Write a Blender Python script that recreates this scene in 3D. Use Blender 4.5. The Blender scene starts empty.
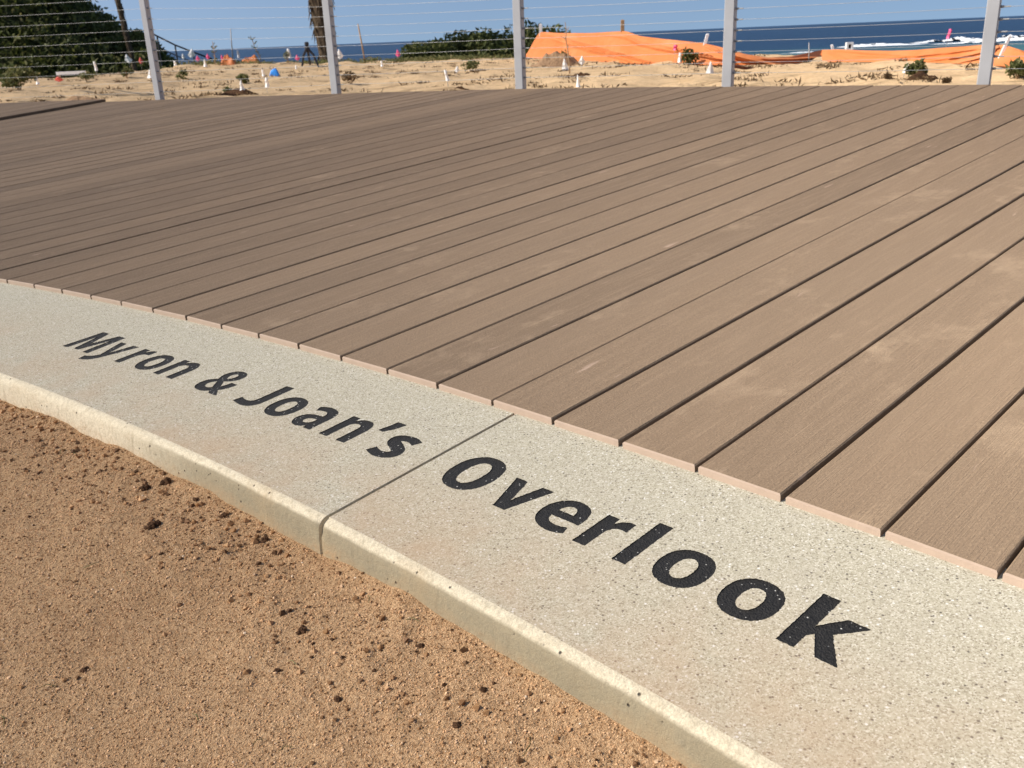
import bpy, bmesh, math, random
import numpy as np
from mathutils import Matrix, Vector
random.seed(7); rng = np.random.default_rng(11)
S = bpy.context.scene
COL = S.collection
R = math.radians

# ------------------------------------------------------------------ frames
# world: camera above the origin, +Y is where it looks, z up.  The terrace
# (deck, concrete band, dirt) is a plane with a gentle fall: the deck frame.
CAMZ = 0.70
FPX = 925.0
CAM_R = Vector((0.99913094, -0.01463927, -0.03902631))
CAM_D = Vector((-0.04168167, -0.35091083, -0.93548075))
CAM_F = Vector((0.0, 0.93629444, -0.35121606))
DX = Vector((0.99852556, 0.01906524, 0.05082536))
DY = Vector((-0.02167808, 0.99844476, 0.05136273))
DN = Vector((-0.04976707, -0.0523888, 0.99738591))
HD = 0.6985                                   # camera height over the deck
DO = Vector((0, 0, CAMZ)) - HD * DN
MD = Matrix(((DX.x, DY.x, DN.x, DO.x), (DX.y, DY.y, DN.y, DO.y), (DX.z, DY.z, DN.z, DO.z), (0, 0, 0, 1)))
CU, CV, RAD = -8.42584, -6.98017, 11.95317    # centre and radius of the arc where boards meet concrete
SLAB = -0.012                                 # concrete top below the board tops

def dk(u, v, w=0.0):
    return DO + DX * u + DY * v + DN * w
def arc(s, r):
    a = s / RAD
    return (CU + (RAD + r) * math.sin(a), CV + (RAD + r) * math.cos(a))
def deck_z(x, y):
    return DO.z - ((x - DO.x) * DN.x + (y - DO.y) * DN.y) / DN.z

# ------------------------------------------------------------------ noise
def _hash(ix, iy, seed):
    n = (ix * 374761393 + iy * 668265263 + seed * 974634721) & 0x7fffffff
    n = ((n ^ (n >> 13)) * 1274126177) & 0x7fffffff
    return ((n ^ (n >> 16)) & 0xffff) / 65535.0
def vnoise(x, y, seed=0):
    x = np.asarray(x, float); y = np.asarray(y, float)
    ix = np.floor(x).astype(np.int64); iy = np.floor(y).astype(np.int64)
    fx = x - ix; fy = y - iy
    fx = fx * fx * (3 - 2 * fx); fy = fy * fy * (3 - 2 * fy)
    a = _hash(ix, iy, seed); b = _hash(ix + 1, iy, seed)
    c = _hash(ix, iy + 1, seed); d = _hash(ix + 1, iy + 1, seed)
    return (a + (b - a) * fx) * (1 - fy) + (c + (d - c) * fx) * fy - 0.5
def fbm(x, y, oct=4, seed=0):
    t = 0; a = 1.0
    for k in range(oct):
        t = t + a * vnoise(np.asarray(x) * 2 ** k + 17.3 * k, np.asarray(y) * 2 ** k - 9.1 * k, seed + k); a *= 0.5
    return t

# ------------------------------------------------------------------ object helpers
def props(o, label=None, cat=None, group=None, kind=None):
    for k, v in (('label', label), ('category', cat), ('group', group), ('kind', kind)):
        if v: o[k] = v
    return o
def link(name, me, mat, parent=None):
    o = bpy.data.objects.new(name, me); COL.objects.link(o)
    if mat:
        for m in (mat if isinstance(mat, (list, tuple)) else [mat]): me.materials.append(m)
    if parent: o.parent = parent
    return o
def empty(name, loc, rz=0.0):
    o = bpy.data.objects.new(name, None); COL.objects.link(o)
    o.location = loc; o.rotation_euler = (0, 0, rz); o.empty_display_size = 0.05
    return o
def np_mesh(name, V, F, smooth=False):
    V = np.asarray(V, np.float32); F = np.asarray(F, np.int32); k = F.shape[1]
    me = bpy.data.meshes.new(name)
    me.vertices.add(len(V)); me.vertices.foreach_set('co', V.ravel())
    me.loops.add(F.size); me.loops.foreach_set('vertex_index', F.ravel())
    me.polygons.add(len(F)); me.polygons.foreach_set('loop_start', np.arange(0, F.size, k, dtype=np.int32))
    me.polygons.foreach_set('use_smooth', np.full(len(F), smooth))
    me.update(calc_edges=True); me.validate()
    return me
class MB:
    def __init__(s): s.v = []; s.f = []
    def add(s, V, F):
        n = len(s.v); s.v += [tuple(p) for p in V]; s.f += [tuple(i + n for i in f) for f in F]
    def box(s, c, d, rz=0.0, ch=0.0):
        x, y, z = d[0] / 2, d[1] / 2, d[2] / 2; ca, sa = math.cos(rz), math.sin(rz)
        if ch <= 0:
            ring = [(-x, -y), (x, -y), (x, y), (-x, y)]
        else:
            ring = [(-x + ch, -y), (x - ch, -y), (x, -y + ch), (x, y - ch), (x - ch, y), (-x + ch, y), (-x, y - ch), (-x, -y + ch)]
        n = len(ring); V = []
        for zz in (-z, z):
            V += [(c[0] + px * ca - py * sa, c[1] + px * sa + py * ca, c[2] + zz) for px, py in ring]
        F = [tuple(range(n))[::-1], tuple(range(n, 2 * n))] + [(i, (i + 1) % n, n + (i + 1) % n, n + i) for i in range(n)]
        s.add(V, F)
    def tube(s, pts, rad, n=6, cap=True):
        pts = [Vector(p) for p in pts]; m = len(pts)
        rs = rad if isinstance(rad, (list, tuple)) else [rad] * m
        V = []; prev = None
        for i, p in enumerate(pts):
            t = (pts[min(i + 1, m - 1)] - pts[max(i - 1, 0)]).normalized()
            a = Vector((0, 0, 1)) if abs(t.z) < .9 else Vector((1, 0, 0))
            if prev is not None: a = prev
            x = (a - t * a.dot(t)).normalized(); prev = x; y = t.cross(x)
            V += [p + (x * math.cos(2 * math.pi * k / n) + y * math.sin(2 * math.pi * k / n)) * rs[i] for k in range(n)]
        F = [(i * n + k, i * n + (k + 1) % n, (i + 1) * n + (k + 1) % n, (i + 1) * n + k) for i in range(m - 1) for k in range(n)]
        if cap: F += [tuple(range(n))[::-1], tuple(range((m - 1) * n, m * n))]
        s.add(V, F)
    def build(s, name, mat, parent=None, smooth=False):
        me = bpy.data.meshes.new(name); me.from_pydata(s.v, [], s.f)
        if smooth: me.polygons.foreach_set('use_smooth', np.ones(len(me.polygons), bool))
        me.update()
        return link(name, me, mat, parent)

# ------------------------------------------------------------------ materials
class NT:
    def __init__(s, name):
        s.m = bpy.data.materials.new(name); s.m.use_nodes = True; s.t = s.m.node_tree; s.n = s.t.nodes
        s.b = s.n['Principled BSDF']; s.out = s.n['Material Output']
    def l(s, a, b): s.t.links.new(a, b)
    def new(s, ty, **k):
        nd = s.n.new(ty)
        for a, v in k.items():
            if a in nd.inputs: nd.inputs[a].default_value = v
            else: setattr(nd, a, v)
        return nd
    def coord(s, out='Object', scale=(1, 1, 1), rot=(0, 0, 0)):
        c = s.new('ShaderNodeTexCoord'); mp = s.new('ShaderNodeMapping')
        mp.inputs['Scale'].default_value = scale; mp.inputs['Rotation'].default_value = rot
        s.l(c.outputs[out], mp.inputs['Vector']); return mp.outputs['Vector']
    def noise(s, vec, scale, detail=4, rough=.55, dist=0.0):
        nd = s.new('ShaderNodeTexNoise'); nd.inputs['Scale'].default_value = scale; nd.inputs['Detail'].default_value = detail
        nd.inputs['Roughness'].default_value = rough; nd.inputs['Distortion'].default_value = dist
        s.l(vec, nd.inputs['Vector']); return nd.outputs['Fac']
    def voro(s, vec, scale, out='Distance', rnd=1.0):
        nd = s.new('ShaderNodeTexVoronoi'); nd.inputs['Scale'].default_value = scale; nd.inputs['Randomness'].default_value = rnd
        s.l(vec, nd.inputs['Vector']); return nd.outputs[out]
    def ramp(s, fac, stops, interp='LINEAR'):
        nd = s.new('ShaderNodeValToRGB'); cr = nd.color_ramp; cr.interpolation = interp
        while len(cr.elements) < len(stops): cr.elements.new(0.5)
        for e, (p, c) in zip(cr.elements, stops):
            e.position = p; e.color = (c, c, c, 1) if not hasattr(c, '__len__') else (*c, 1)
        s.l(fac, nd.inputs['Fac']); return nd.outputs['Color']
    def mix(s, fac, a, b, mode='MIX'):
        nd = s.new('ShaderNodeMix'); nd.data_type = 'RGBA'; nd.blend_type = mode; nd.clamp_factor = True
        for i, v in ((0, fac), (6, a), (7, b)):
            if hasattr(v, 'is_linked'): s.l(v, nd.inputs[i])
            elif i == 0: nd.inputs[0].default_value = v
            else: nd.inputs[i].default_value = (*v, 1) if len(v) == 3 else v
        return nd.outputs[2]
    def math(s, op, a, b=0.0, clamp=False):
        nd = s.new('ShaderNodeMath'); nd.operation = op; nd.use_clamp = clamp
        for i, v in ((0, a), (1, b)):
            if hasattr(v, 'is_linked'): s.l(v, nd.inputs[i])
            else: nd.inputs[i].default_value = v
        return nd.outputs[0]
    def bump(s, h, dist, strength=1.0, normal=None):
        nd = s.new('ShaderNodeBump'); nd.inputs['Distance'].default_value = dist; nd.inputs['Strength'].default_value = strength
        s.l(h, nd.inputs['Height'])
        if normal: s.l(normal, nd.inputs['Normal'])
        return nd.outputs['Normal']
    def attr(s, name):
        nd = s.new('ShaderNodeAttribute'); nd.attribute_name = name; return nd.outputs['Fac']
    def island(s):
        return s.new('ShaderNodeNewGeometry').outputs['Random Per Island']
    def fin(s, col=None, rough=.8, normal=None, spec=.3, metal=0.0, diff=0.0):
        if col is not None:
            if hasattr(col, 'is_linked'): s.l(col, s.b.inputs['Base Color'])
            else: s.b.inputs['Base Color'].default_value = (*col, 1)
        if hasattr(rough, 'is_linked'): s.l(rough, s.b.inputs['Roughness'])
        else: s.b.inputs['Roughness'].default_value = rough
        if normal: s.l(normal, s.b.inputs['Normal'])
        s.b.inputs['Specular IOR Level'].default_value = spec; s.b.inputs['Metallic'].default_value = metal
        s.b.inputs['Diffuse Roughness'].default_value = diff
        return s.m

def mat_concrete():
    m = NT('exposed_aggregate_concrete'); v = m.coord()
    cell = m.new('ShaderNodeTexVoronoi'); cell.inputs['Scale'].default_value = 560; m.l(v, cell.inputs['Vector'])
    g = m.new('ShaderNodeSeparateColor'); m.l(cell.outputs['Color'], g.inputs[0])
    fine = m.ramp(g.outputs[0], [(0.0, (.23, .20, .14)), (.12, (.35, .315, .23)), (.38, (.43, .395, .295)), (.68, (.485, .445, .34)), (.88, (.545, .505, .40)), (1, (.66, .63, .53))])
    # sparse dark and bright chips, a few mm across
    c2 = m.new('ShaderNodeTexVoronoi'); c2.inputs['Scale'].default_value = 205; m.l(v, c2.inputs['Vector'])
    g2 = m.new('ShaderNodeSeparateColor'); m.l(c2.outputs['Color'], g2.inputs[0])
    near = m.ramp(c2.outputs['Distance'], [(.22, 1), (.42, 0)])
    darkm = m.math('MULTIPLY', m.ramp(g2.outputs[1], [(.075, 1), (.09, 0)]), near)
    lightm = m.math('MULTIPLY', m.ramp(g2.outputs[1], [(.93, 0), (.95, 1)]), near)
    col = m.mix(darkm, fine, (.10, .085, .07)); col = m.mix(lightm, col, (.72, .70, .65))
    big = m.noise(v, 2.3, 5, .6); mid = m.noise(v, 14, 4, .6)
    col = m.mix(m.ramp(mid, [(.35, 0), (.7, .22)]), col, (.40, .365, .30))
    edge = m.attr('edge')                               # brown dust tracked in from the dirt side
    e2 = m.math('MULTIPLY', m.math('POWER', edge, 1.6), m.ramp(m.math('ADD', big, m.math('MULTIPLY', mid, .5)), [(.58, 0), (.95, .62)]))
    col = m.mix(e2, col, (.46, .30, .17))
    h = m.math('ADD', m.math('MULTIPLY', cell.outputs['Distance'], .5), m.noise(v, 900, 2, .6))
    return m.fin(col, .85, m.bump(h, .0006, .75), .25, diff=.6)
def mat_bevel():
    m = NT('trowelled_concrete_edge'); v = m.coord()
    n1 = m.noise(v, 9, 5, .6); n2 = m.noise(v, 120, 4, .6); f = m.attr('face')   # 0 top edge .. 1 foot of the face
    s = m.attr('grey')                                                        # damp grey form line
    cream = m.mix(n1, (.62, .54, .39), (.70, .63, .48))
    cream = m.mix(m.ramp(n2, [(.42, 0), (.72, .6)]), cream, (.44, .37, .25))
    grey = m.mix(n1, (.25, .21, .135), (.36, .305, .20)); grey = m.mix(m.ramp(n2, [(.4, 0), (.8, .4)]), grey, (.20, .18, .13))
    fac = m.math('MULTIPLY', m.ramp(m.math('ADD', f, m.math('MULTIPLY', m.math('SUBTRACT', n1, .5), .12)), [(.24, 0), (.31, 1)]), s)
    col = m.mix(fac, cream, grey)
    pit = m.new('ShaderNodeTexVoronoi'); pit.inputs['Scale'].default_value = 62; m.l(v, pit.inputs['Vector'])
    g = m.new('ShaderNodeSeparateColor'); m.l(pit.outputs['Color'], g.inputs[0])
    col = m.mix(m.ramp(m.noise(v, 420, 3, .7), [(.40, .32), (.56, 0)]), col, (.22, .185, .125)); col = m.mix(m.ramp(m.noise(m.coord(scale=(70, 70, 9)), 1, 4, .6), [(.55, 0), (.75, .45)]), col, (.22, .18, .115))
    pm = m.math('MULTIPLY', m.ramp(g.outputs[0], [(.26, 1), (.28, 0)]), m.ramp(pit.outputs['Distance'], [(.07, 1), (.16, 0)]))
    col = m.mix(pm, col, (.07, .06, .045))
    foot = m.math('MULTIPLY', m.ramp(m.math('ADD', f, m.math('MULTIPLY', m.math('SUBTRACT', n1, .5), .9)), [(.55, 0), (.95, 1)]), m.ramp(n2, [(.35, .15), (.7, .7)]))
    col = m.mix(foot, col, (.42, .26, .13))
    st_ = m.ramp(m.noise(v, 5.5, 5, .65), [(.52, 0), (.72, .4)]); col = m.mix(st_, col, (.40, .28, .15))
    h = m.math('SUBTRACT', m.math('ADD', n2, m.math('MULTIPLY', m.noise(v, 500, 3), .5)), m.math('MULTIPLY', pm, 1.5))
    return m.fin(col, .8, m.bump(h, .0022, .8), .25, diff=.4)
def mat_letter():
    m = NT('black_letter_filling'); v = m.coord()
    c = m.new('ShaderNodeTexVoronoi'); c.inputs['Scale'].default_value = 330; m.l(v, c.inputs['Vector'])
    g = m.new('ShaderNodeSeparateColor'); m.l(c.outputs['Color'], g.inputs[0])
    patch = m.noise(v, 26, 3)
    thr = m.math('ADD', g.outputs[0], m.ramp(patch, [(.40, 0), (.72, .06)]))
    fleck = m.math('MULTIPLY', m.ramp(thr, [(.985, 0), (.995, 1)]), m.ramp(c.outputs['Distance'], [(.25, 1), (.45, 0)]))
    base = m.mix(m.noise(v, 160, 4, .65), (.007, .007, .007), (.042, .039, .035))
    col = m.mix(fleck, base, (.55, .53, .48))
    h = m.math('ADD', m.noise(v, 300, 3, .7), m.math('MULTIPLY', c.outputs['Distance'], .5))
    return m.fin(col, .55, m.bump(h, .003, .8), .2)
def mat_deck():
    m = NT('brown_composite_boards'); rot = (0, 0, -R(43.371))
    # mapping: x runs along the boards
    v = m.coord()
    def dot(a_):
        nd = m.new('ShaderNodeVectorMath'); nd.operation = 'DOT_PRODUCT'; m.l(v, nd.inputs[0]); nd.inputs[1].default_value = a_; return nd.outputs['Value']
    mp = m.new('ShaderNodeCombineXYZ'); m.l(dot((.72691, .68673, 0)), mp.inputs[0]); m.l(dot((.68673, -.72691, 0)), mp.inputs[1])
    isl = m.island()
    off = m.new('ShaderNodeVectorMath'); off.operation = 'ADD'; m.l(mp.outputs[0], off.inputs[0])
    cmb = m.new('ShaderNodeCombineXYZ'); m.l(m.math('MULTIPLY', isl, 37.0), cmb.inputs[0]); m.l(cmb.outputs[0], off.inputs[1])
    def sc(x, y):
        q = m.new('ShaderNodeMapping'); q.inputs['Scale'].default_value = (x, y, 1); m.l(off.outputs[0], q.inputs['Vector']); return q.outputs[0]
    grain = m.noise(sc(9, 420), 1, 4, .65, .1)      # brushed fibres
    streak = m.noise(sc(5, 70), 1, 4, .6, .2)
    fleck = m.noise(sc(11, 360), 1, 3, .7)
    broad = m.noise(sc(1.2, 6), 1, 3, .55)
    base = m.mix(isl, (.142, .094, .057), (.236, .160, .098))
    col = m.mix(m.ramp(grain, [(.28, 0), (.66, 1)]), m.mix(.45, base, (.14, .094, .060)), base)
    col = m.mix(m.ramp(streak, [(.46, 0), (.75, .5)]), col, (.32, .228, .146))
    col = m.mix(m.ramp(broad, [(.35, .22), (.6, 0)]), col, (.16, .115, .078))
    col = m.mix(m.ramp(fleck, [(.62, 0), (.8, .55)]), col, (.36, .258, .165))
    iso = m.noise(v, 230, 3, .75); col = m.mix(m.ramp(iso, [(.34, .5), (.5, 0)]), col, (.115, .074, .044)); col = m.mix(m.ramp(iso, [(.52, 0), (.68, .4)]), col, (.37, .265, .17))
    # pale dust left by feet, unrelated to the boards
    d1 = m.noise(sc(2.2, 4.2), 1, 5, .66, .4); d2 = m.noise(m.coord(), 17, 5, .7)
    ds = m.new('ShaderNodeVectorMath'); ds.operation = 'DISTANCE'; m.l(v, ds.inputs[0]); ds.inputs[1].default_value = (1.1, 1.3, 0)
    near = m.ramp(m.math('MULTIPLY', ds.outputs['Value'], .25), [(.05, .22), (.75, 0)])      # brighter sunlit look of the near right boards, painted into the colour
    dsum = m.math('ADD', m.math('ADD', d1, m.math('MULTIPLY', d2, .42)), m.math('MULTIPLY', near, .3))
    dust_and_light = m.math('ADD', m.ramp(dsum, [(.82, 0), (1.14, .36)]), m.math('MULTIPLY', near, 1.7), True)  # real dust patches plus the painted brightening of the near right boards
    col = m.mix(dust_and_light, col, (.47, .345, .225))
    scuff = m.ramp(m.noise(sc(7, 38), 1, 3, .5), [(.70, 0), (.77, .7)])
    col = m.mix(scuff, col, (.46, .33, .245))
    endf = m.attr('endcut')                          # sawn ends show the pale core
    ecol = m.mix(m.noise(v, 60, 3), (.56, .435, .33), (.46, .35, .265))
    col = m.mix(endf, col, ecol)
    h = m.math('ADD', m.math('MULTIPLY', grain, .7), m.math('MULTIPLY', iso, .8))
    bs = m.math('SUBTRACT', 1.0, m.math('MULTIPLY', endf, .7))
    bn = m.new('ShaderNodeBump'); bn.inputs['Distance'].default_value = .0026; m.l(bs, bn.inputs['Strength']); m.l(h, bn.inputs['Height'])
    return m.fin(col, .72, bn.outputs['Normal'], .22, diff=.8)
def mat_dirt(name='orange_decomposed_granite', grains=False):
    m = NT(name); v = m.coord()
    n1 = m.noise(v, 3.2, 5, .6); n2 = m.noise(v, 55, 5, .7); n3 = m.noise(v, 480, 3, .75)
    col = m.mix(m.ramp(n2, [(.3, 0), (.7, 1)]), (.44, .262, .130), (.60, .380, .205))
    col = m.mix(m.ramp(n3, [(.46, 0), (.66, .8)]), col, (.84, .60, .36))
    col = m.mix(m.ramp(n3, [(.30, .8), (.44, 0)]), col, (.26, .125, .052))
    col = m.mix(m.ramp(n1, [(.48, 0), (.68, .5)]), col, (.42, .25, .13))
    if grains:
        r = m.island()
        gc = m.ramp(r, [(0, (.12, .06, .026)), (.25, (.33, .18, .082)), (.5, (.55, .325, .165)), (.85, (.70, .45, .25)), (.99, (.76, .54, .34)), (1, (.80, .69, .54))])
        return m.fin(gc, .9, None, .15, diff=.6)
    n4 = m.noise(v, 170, 4, .7)
    col = m.mix(m.ramp(n4, [(.33, .75), (.47, 0)]), col, (.23, .115, .05)); col = m.mix(m.ramp(n4, [(.53, 0), (.68, .5)]), col, (.74, .50, .28))
    h = m.math('ADD', m.math('ADD', m.math('MULTIPLY', n3, .6), n4), m.math('MULTIPLY', n2, 1.0))
    return m.fin(col, .95, m.bump(h, .011, .9), .1, diff=.8)
def mat_sand():
    m = NT('pale_graded_sand'); v = m.coord()
    n1 = m.noise(v, .9, 5, .65); n2 = m.noise(v, 5.5, 5, .7); n3 = m.noise(v, 40, 4, .7)
    col = m.mix(m.ramp(n2, [(.3, 0), (.7, 1)]), (.63, .435, .24), (.76, .555, .33))
    col = m.mix(m.ramp(n3, [(.3, .5), (.5, 0)]), col, (.45, .31, .18))
    st = m.noise(m.coord(scale=(1, 3.0, 1)), 1.6, 5, .7)
    col = m.mix(m.ramp(st, [(.52, 0), (.64, .7)]), col, (.31, .21, .115))
    veg = m.attr('slope'); col = m.mix(veg, col, (.06, .07, .025))
    return m.fin(col, .95, m.bump(m.math('ADD', n3, n2), .03, .8), .1, diff=.8)
def mat_sea():
    m = NT('sea_water'); c = m.new('ShaderNodeTexCoord')
    sep = m.new('ShaderNodeSeparateXYZ'); m.l(c.outputs['Object'], sep.inputs[0])
    sh = m.new('ShaderNodeMapRange'); sh.inputs['From Min'].default_value = 330; sh.inputs['From Max'].default_value = 500; m.l(sep.outputs[1], sh.inputs['Value'])
    n = m.noise(m.coord(scale=(.008, .03, 1)), 1, 5, .6)
    f = m.math('ADD', sh.outputs[0], m.math('MULTIPLY', m.math('SUBTRACT', n, .5), .5), True)
    col = m.ramp(f, [(0, (.05, .14, .13)), (.35, (.018, .075, .10)), (.7, (.006, .036, .075)), (1, (.004, .027, .070))])
    w1 = m.noise(m.coord(scale=(.05, .16, 1)), 1, 5, .62); w2 = m.noise(m.coord(scale=(.7, 1.6, 1)), 1, 4, .6)
    nrm = m.bump(m.math('ADD', m.math('MULTIPLY', w1, 2.2), m.math('MULTIPLY', w2, .35)), 1.0, 1.0)
    m.fin(col, .30, nrm, .13); m.b.inputs['IOR'].default_value = 1.33
    return m.m
def mat_plain(name, c1, c2, scale=20, rough=.6, spec=.3, bump=0.0, metal=0.0):
    m = NT(name); v = m.coord(); n = m.noise(v, scale, 4, .6)
    return m.fin(m.mix(m.ramp(n, [(.3, 0), (.7, 1)]), c1, c2), rough, m.bump(n, bump) if bump else None, spec, metal)
def mat_leaf(name, stops, trans=.38):
    m = NT(name); col = m.ramp(m.island(), stops)
    m.fin(col, .6, None, .25)
    tr = m.new('ShaderNodeBsdfTranslucent'); m.l(col, tr.inputs['Color']); mx = m.new('ShaderNodeMixShader'); mx.inputs[0].default_value = trans
    m.l(m.b.outputs[0], mx.inputs[1]); m.l(tr.outputs[0], mx.inputs[2]); m.l(mx.outputs[0], m.out.inputs['Surface'])
    return m.m
def mat_tarp():
    m = NT('orange_woven_fabric'); v = m.coord(); n = m.noise(v, 3, 5, .6); w = m.noise(m.coord(scale=(6, 6, 60)), 1, 3)
    col = m.mix(n, (.62, .185, .048), (.70, .25, .085))
    col = m.mix(m.ramp(m.noise(v, 1.3, 4, .6), [(.5, 0), (.8, .5)]), col, (.80, .40, .20))
    m.fin(col, .6, m.bump(m.math('ADD', n, m.math('MULTIPLY', w, .4)), .02, .6), .3, diff=.4)
    tr = m.new('ShaderNodeBsdfTranslucent'); m.l(col, tr.inputs['Color'])
    mx = m.new('ShaderNodeMixShader'); mx.inputs[0].default_value = .10
    m.l(m.b.outputs[0], mx.inputs[1]); m.l(tr.outputs[0], mx.inputs[2]); m.l(mx.outputs[0], m.out.inputs['Surface'])
    return m.m

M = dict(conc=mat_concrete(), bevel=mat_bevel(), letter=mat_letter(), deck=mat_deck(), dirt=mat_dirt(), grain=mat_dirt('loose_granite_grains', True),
    sand=mat_sand(), sea=mat_sea(), tarp=mat_tarp(),
    crumb=mat_leaf('orange_brown_crumbs', [(0, (.09, .045, .02)), (.3, (.26, .135, .06)), (.7, (.44, .25, .115)), (1, (.60, .38, .20))]),
    clod=mat_plain('dark_soil_clod', (.035, .018, .010), (.11, .058, .03), 90, .95, .1, .004),
    post=mat_plain('grey_powder_coated_metal', (.34, .34, .345), (.40, .40, .405), 6, .45, .4),
    steel=mat_plain('stainless_cable', (.27, .27, .265), (.38, .375, .365), 30, .45, .4, 0, .3),
    white=mat_plain('white_plastic', (.78, .77, .74), (.86, .85, .83), 30, .5, .3),
    pink=mat_plain('pink_plastic', (.85, .10, .26), (.90, .16, .34), 30, .5, .3),
    coral=mat_plain('coral_plastic', (.85, .13, .10), (.90, .19, .15), 30, .5, .3),
    blue=mat_plain('blue_plastic', (.03, .22, .70), (.05, .30, .80), 30, .5, .3),
    wire=mat_plain('thin_wire', (.30, .28, .26), (.40, .38, .36), 30, .4, .4),
    wood=mat_plain('weathered_wood', (.30, .19, .10), (.42, .28, .16), 25, .85, .2, .002),
    dark=mat_plain('dark_painted_metal', (.018, .018, .022), (.035, .035, .04), 20, .5, .3),
    bark=mat_plain('shaggy_palm_bark', (.045, .034, .024), (.13, .095, .062), 8, .95, .1, .03),
    mound=mat_plain('turned_brown_soil', (.22, .135, .075), (.36, .235, .14), 30, .95, .1, .02),
    under=mat_plain('shaded_soil', (.10, .065, .04), (.14, .09, .055), 5, .95, .1),
    hill=mat_plain('hillside_soil', (.045, .05, .02), (.08, .075, .035), 1, .95, .1),
    foam=mat_plain('white_foam', (.80, .82, .82), (.90, .91, .91), .3, .9, .1),
    shrub=mat_leaf('hillside_leaves', [(0, (.035, .042, .012)), (.3, (.075, .092, .022)), (.65, (.115, .13, .032)), (.9, (.16, .155, .045)), (1, (.22, .19, .08))]),
    bush=mat_leaf('dark_bush_leaves', [(0, (.035, .045, .014)), (.5, (.085, .105, .028)), (.9, (.145, .155, .045)), (1, (.19, .18, .07))]),
    herb=mat_leaf('sage_green_leaves', [(0, (.06, .07, .02)), (.5, (.14, .15, .05)), (.85, (.23, .22, .09)), (1, (.32, .27, .13))]),
    dry=mat_leaf('dry_brown_stems', [(0, (.07, .045, .022)), (.5, (.16, .105, .055)), (1, (.30, .21, .11))]))

# ------------------------------------------------------------------ glyphs (unit = cap height)
G = {}
def ell(cx, cy, rx, ry, a0=0, a1=360, n=40, p=2.25):
    out = []
    full = abs(a1 - a0) >= 360
    for i in range(n if full else n + 1):
        a = R(a0 + (a1 - a0) * i / n); c, s = math.cos(a), math.sin(a)
        out.append((cx + rx * math.copysign(abs(c) ** (2 / p), c), cy + ry * math.copysign(abs(s) ** (2 / p), s)))
    return out
def smooth_closed(P, sharp=52, n=6):
    m = len(P); out = []
    def ang(i):
        a = Vector(P[i]) - Vector(P[i - 1]); b = Vector(P[(i + 1) % m]) - Vector(P[i])
        return math.degrees(a.angle(b, 0)) if a.length and b.length else 0
    cor = [ang(i) > sharp for i in range(m)]
    for i in range(m):
        p1, p2 = Vector(P[i]), Vector(P[(i + 1) % m])
        p0 = Vector(P[i - 1]) if not cor[i] else p1 - (p2 - p1) * .5
        p3 = Vector(P[(i + 2) % m]) if not cor[(i + 1) % m] else p2 + (p2 - p1) * .5
        if cor[i] and cor[(i + 1) % m]:
            for k in range(n): out.append(tuple(p1 + (p2 - p1) * (k / n)))
            continue
        for k in range(n):
            t = k / n
            q = .5 * ((2 * p1) + (p2 - p0) * t + (2 * p0 - 5 * p1 + 4 * p2 - p3) * t * t + (3 * p1 - p0 - 3 * p2 + p3) * t ** 3)
            out.append(tuple(q))
    return out
def stroke(P, W, n=6):
    P = [Vector(p) for p in P]; Q = []; ws = []
    for i in range(len(P) - 1):
        p0 = P[i - 1] if i else P[i] * 2 - P[i + 1]; p1, p2 = P[i], P[i + 1]; p3 = P[i + 2] if i + 2 < len(P) else p2 * 2 - p1
        for k in range(n):
            t = k / n
            Q.append(.5 * ((2 * p1) + (p2 - p0) * t + (2 * p0 - 5 * p1 + 4 * p2 - p3) * t * t + (3 * p1 - p0 - 3 * p2 + p3) * t ** 3)); ws.append(W[i] + (W[i + 1] - W[i]) * t)
    Q.append(P[-1]); ws.append(W[-1]); A = []; B = []
    for i, q in enumerate(Q):
        t = (Q[min(i + 1, len(Q) - 1)] - Q[max(i - 1, 0)]).normalized(); nn = Vector((-t.y, t.x)) * ws[i] / 2
        A.append(tuple(q + nn)); B.append(tuple(q - nn))
    return A + B[::-1]
sc = smooth_closed
G['l'] = [sc([(0, 0), (.215, 0), (.215, 1.04), (0, 1.04)])]
G['o'] = [ell(.365, .385, .365, .405), ell(.365, .385, .146, .238)[::-1]]
G['O'] = [ell(.43, .5, .43, .52, n=52), ell(.43, .5, .192, .342, n=44)[::-1]]
G['v'] = [sc([(0, .78), (.22, .78), (.345, .37), (.375, .24), (.383, .24), (.415, .37), (.54, .78), (.755, .78), (.485, 0), (.262, 0)], 12)]
G['e'] = [sc([(.71, .32), (.216, .32), (.24, .225), (.32, .16), (.43, .142), (.54, .155), (.635, .185), (.668, .045), (.56, .0), (.42, -.018), (.27, .005), (.13, .075), (.035, .2), (.0, .37), (.03, .55), (.12, .69), (.25, .775), (.375, .797), (.52, .77), (.64, .68), (.705, .53), (.717, .41)]),
          sc([(.215, .462), (.25, .57), (.31, .63), (.375, .645), (.445, .62), (.49, .55), (.505, .462)])]
G['r'] = [sc([(0, 0), (.215, 0), (.215, .38), (.245, .5), (.31, .57), (.41, .588), (.465, .58), (.465, .79), (.42, .797), (.35, .785), (.27, .73), (.205, .635), (.198, .635), (.188, .78), (0, .78)])]
G['k'] = [sc([(0, 0), (.215, 0), (.215, .255), (.285, .345), (.48, 0), (.735, 0), (.44, .445), (.72, .78), (.455, .78), (.275, .535), (.222, .455), (.215, .455), (.215, 1.04), (0, 1.04)], 30)]
G['n'] = [sc([(0, 0), (.2, 0), (.2, .45), (.215, .53), (.26, .59), (.33, .615), (.4, .605), (.44, .56), (.458, .47), (.458, 0), (.67, 0), (.67, .47), (.655, .6), (.605, .71), (.525, .78), (.43, .797), (.33, .78), (.25, .73), (.195, .66), (.188, .66), (.178, .78), (0, .78)])]
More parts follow.
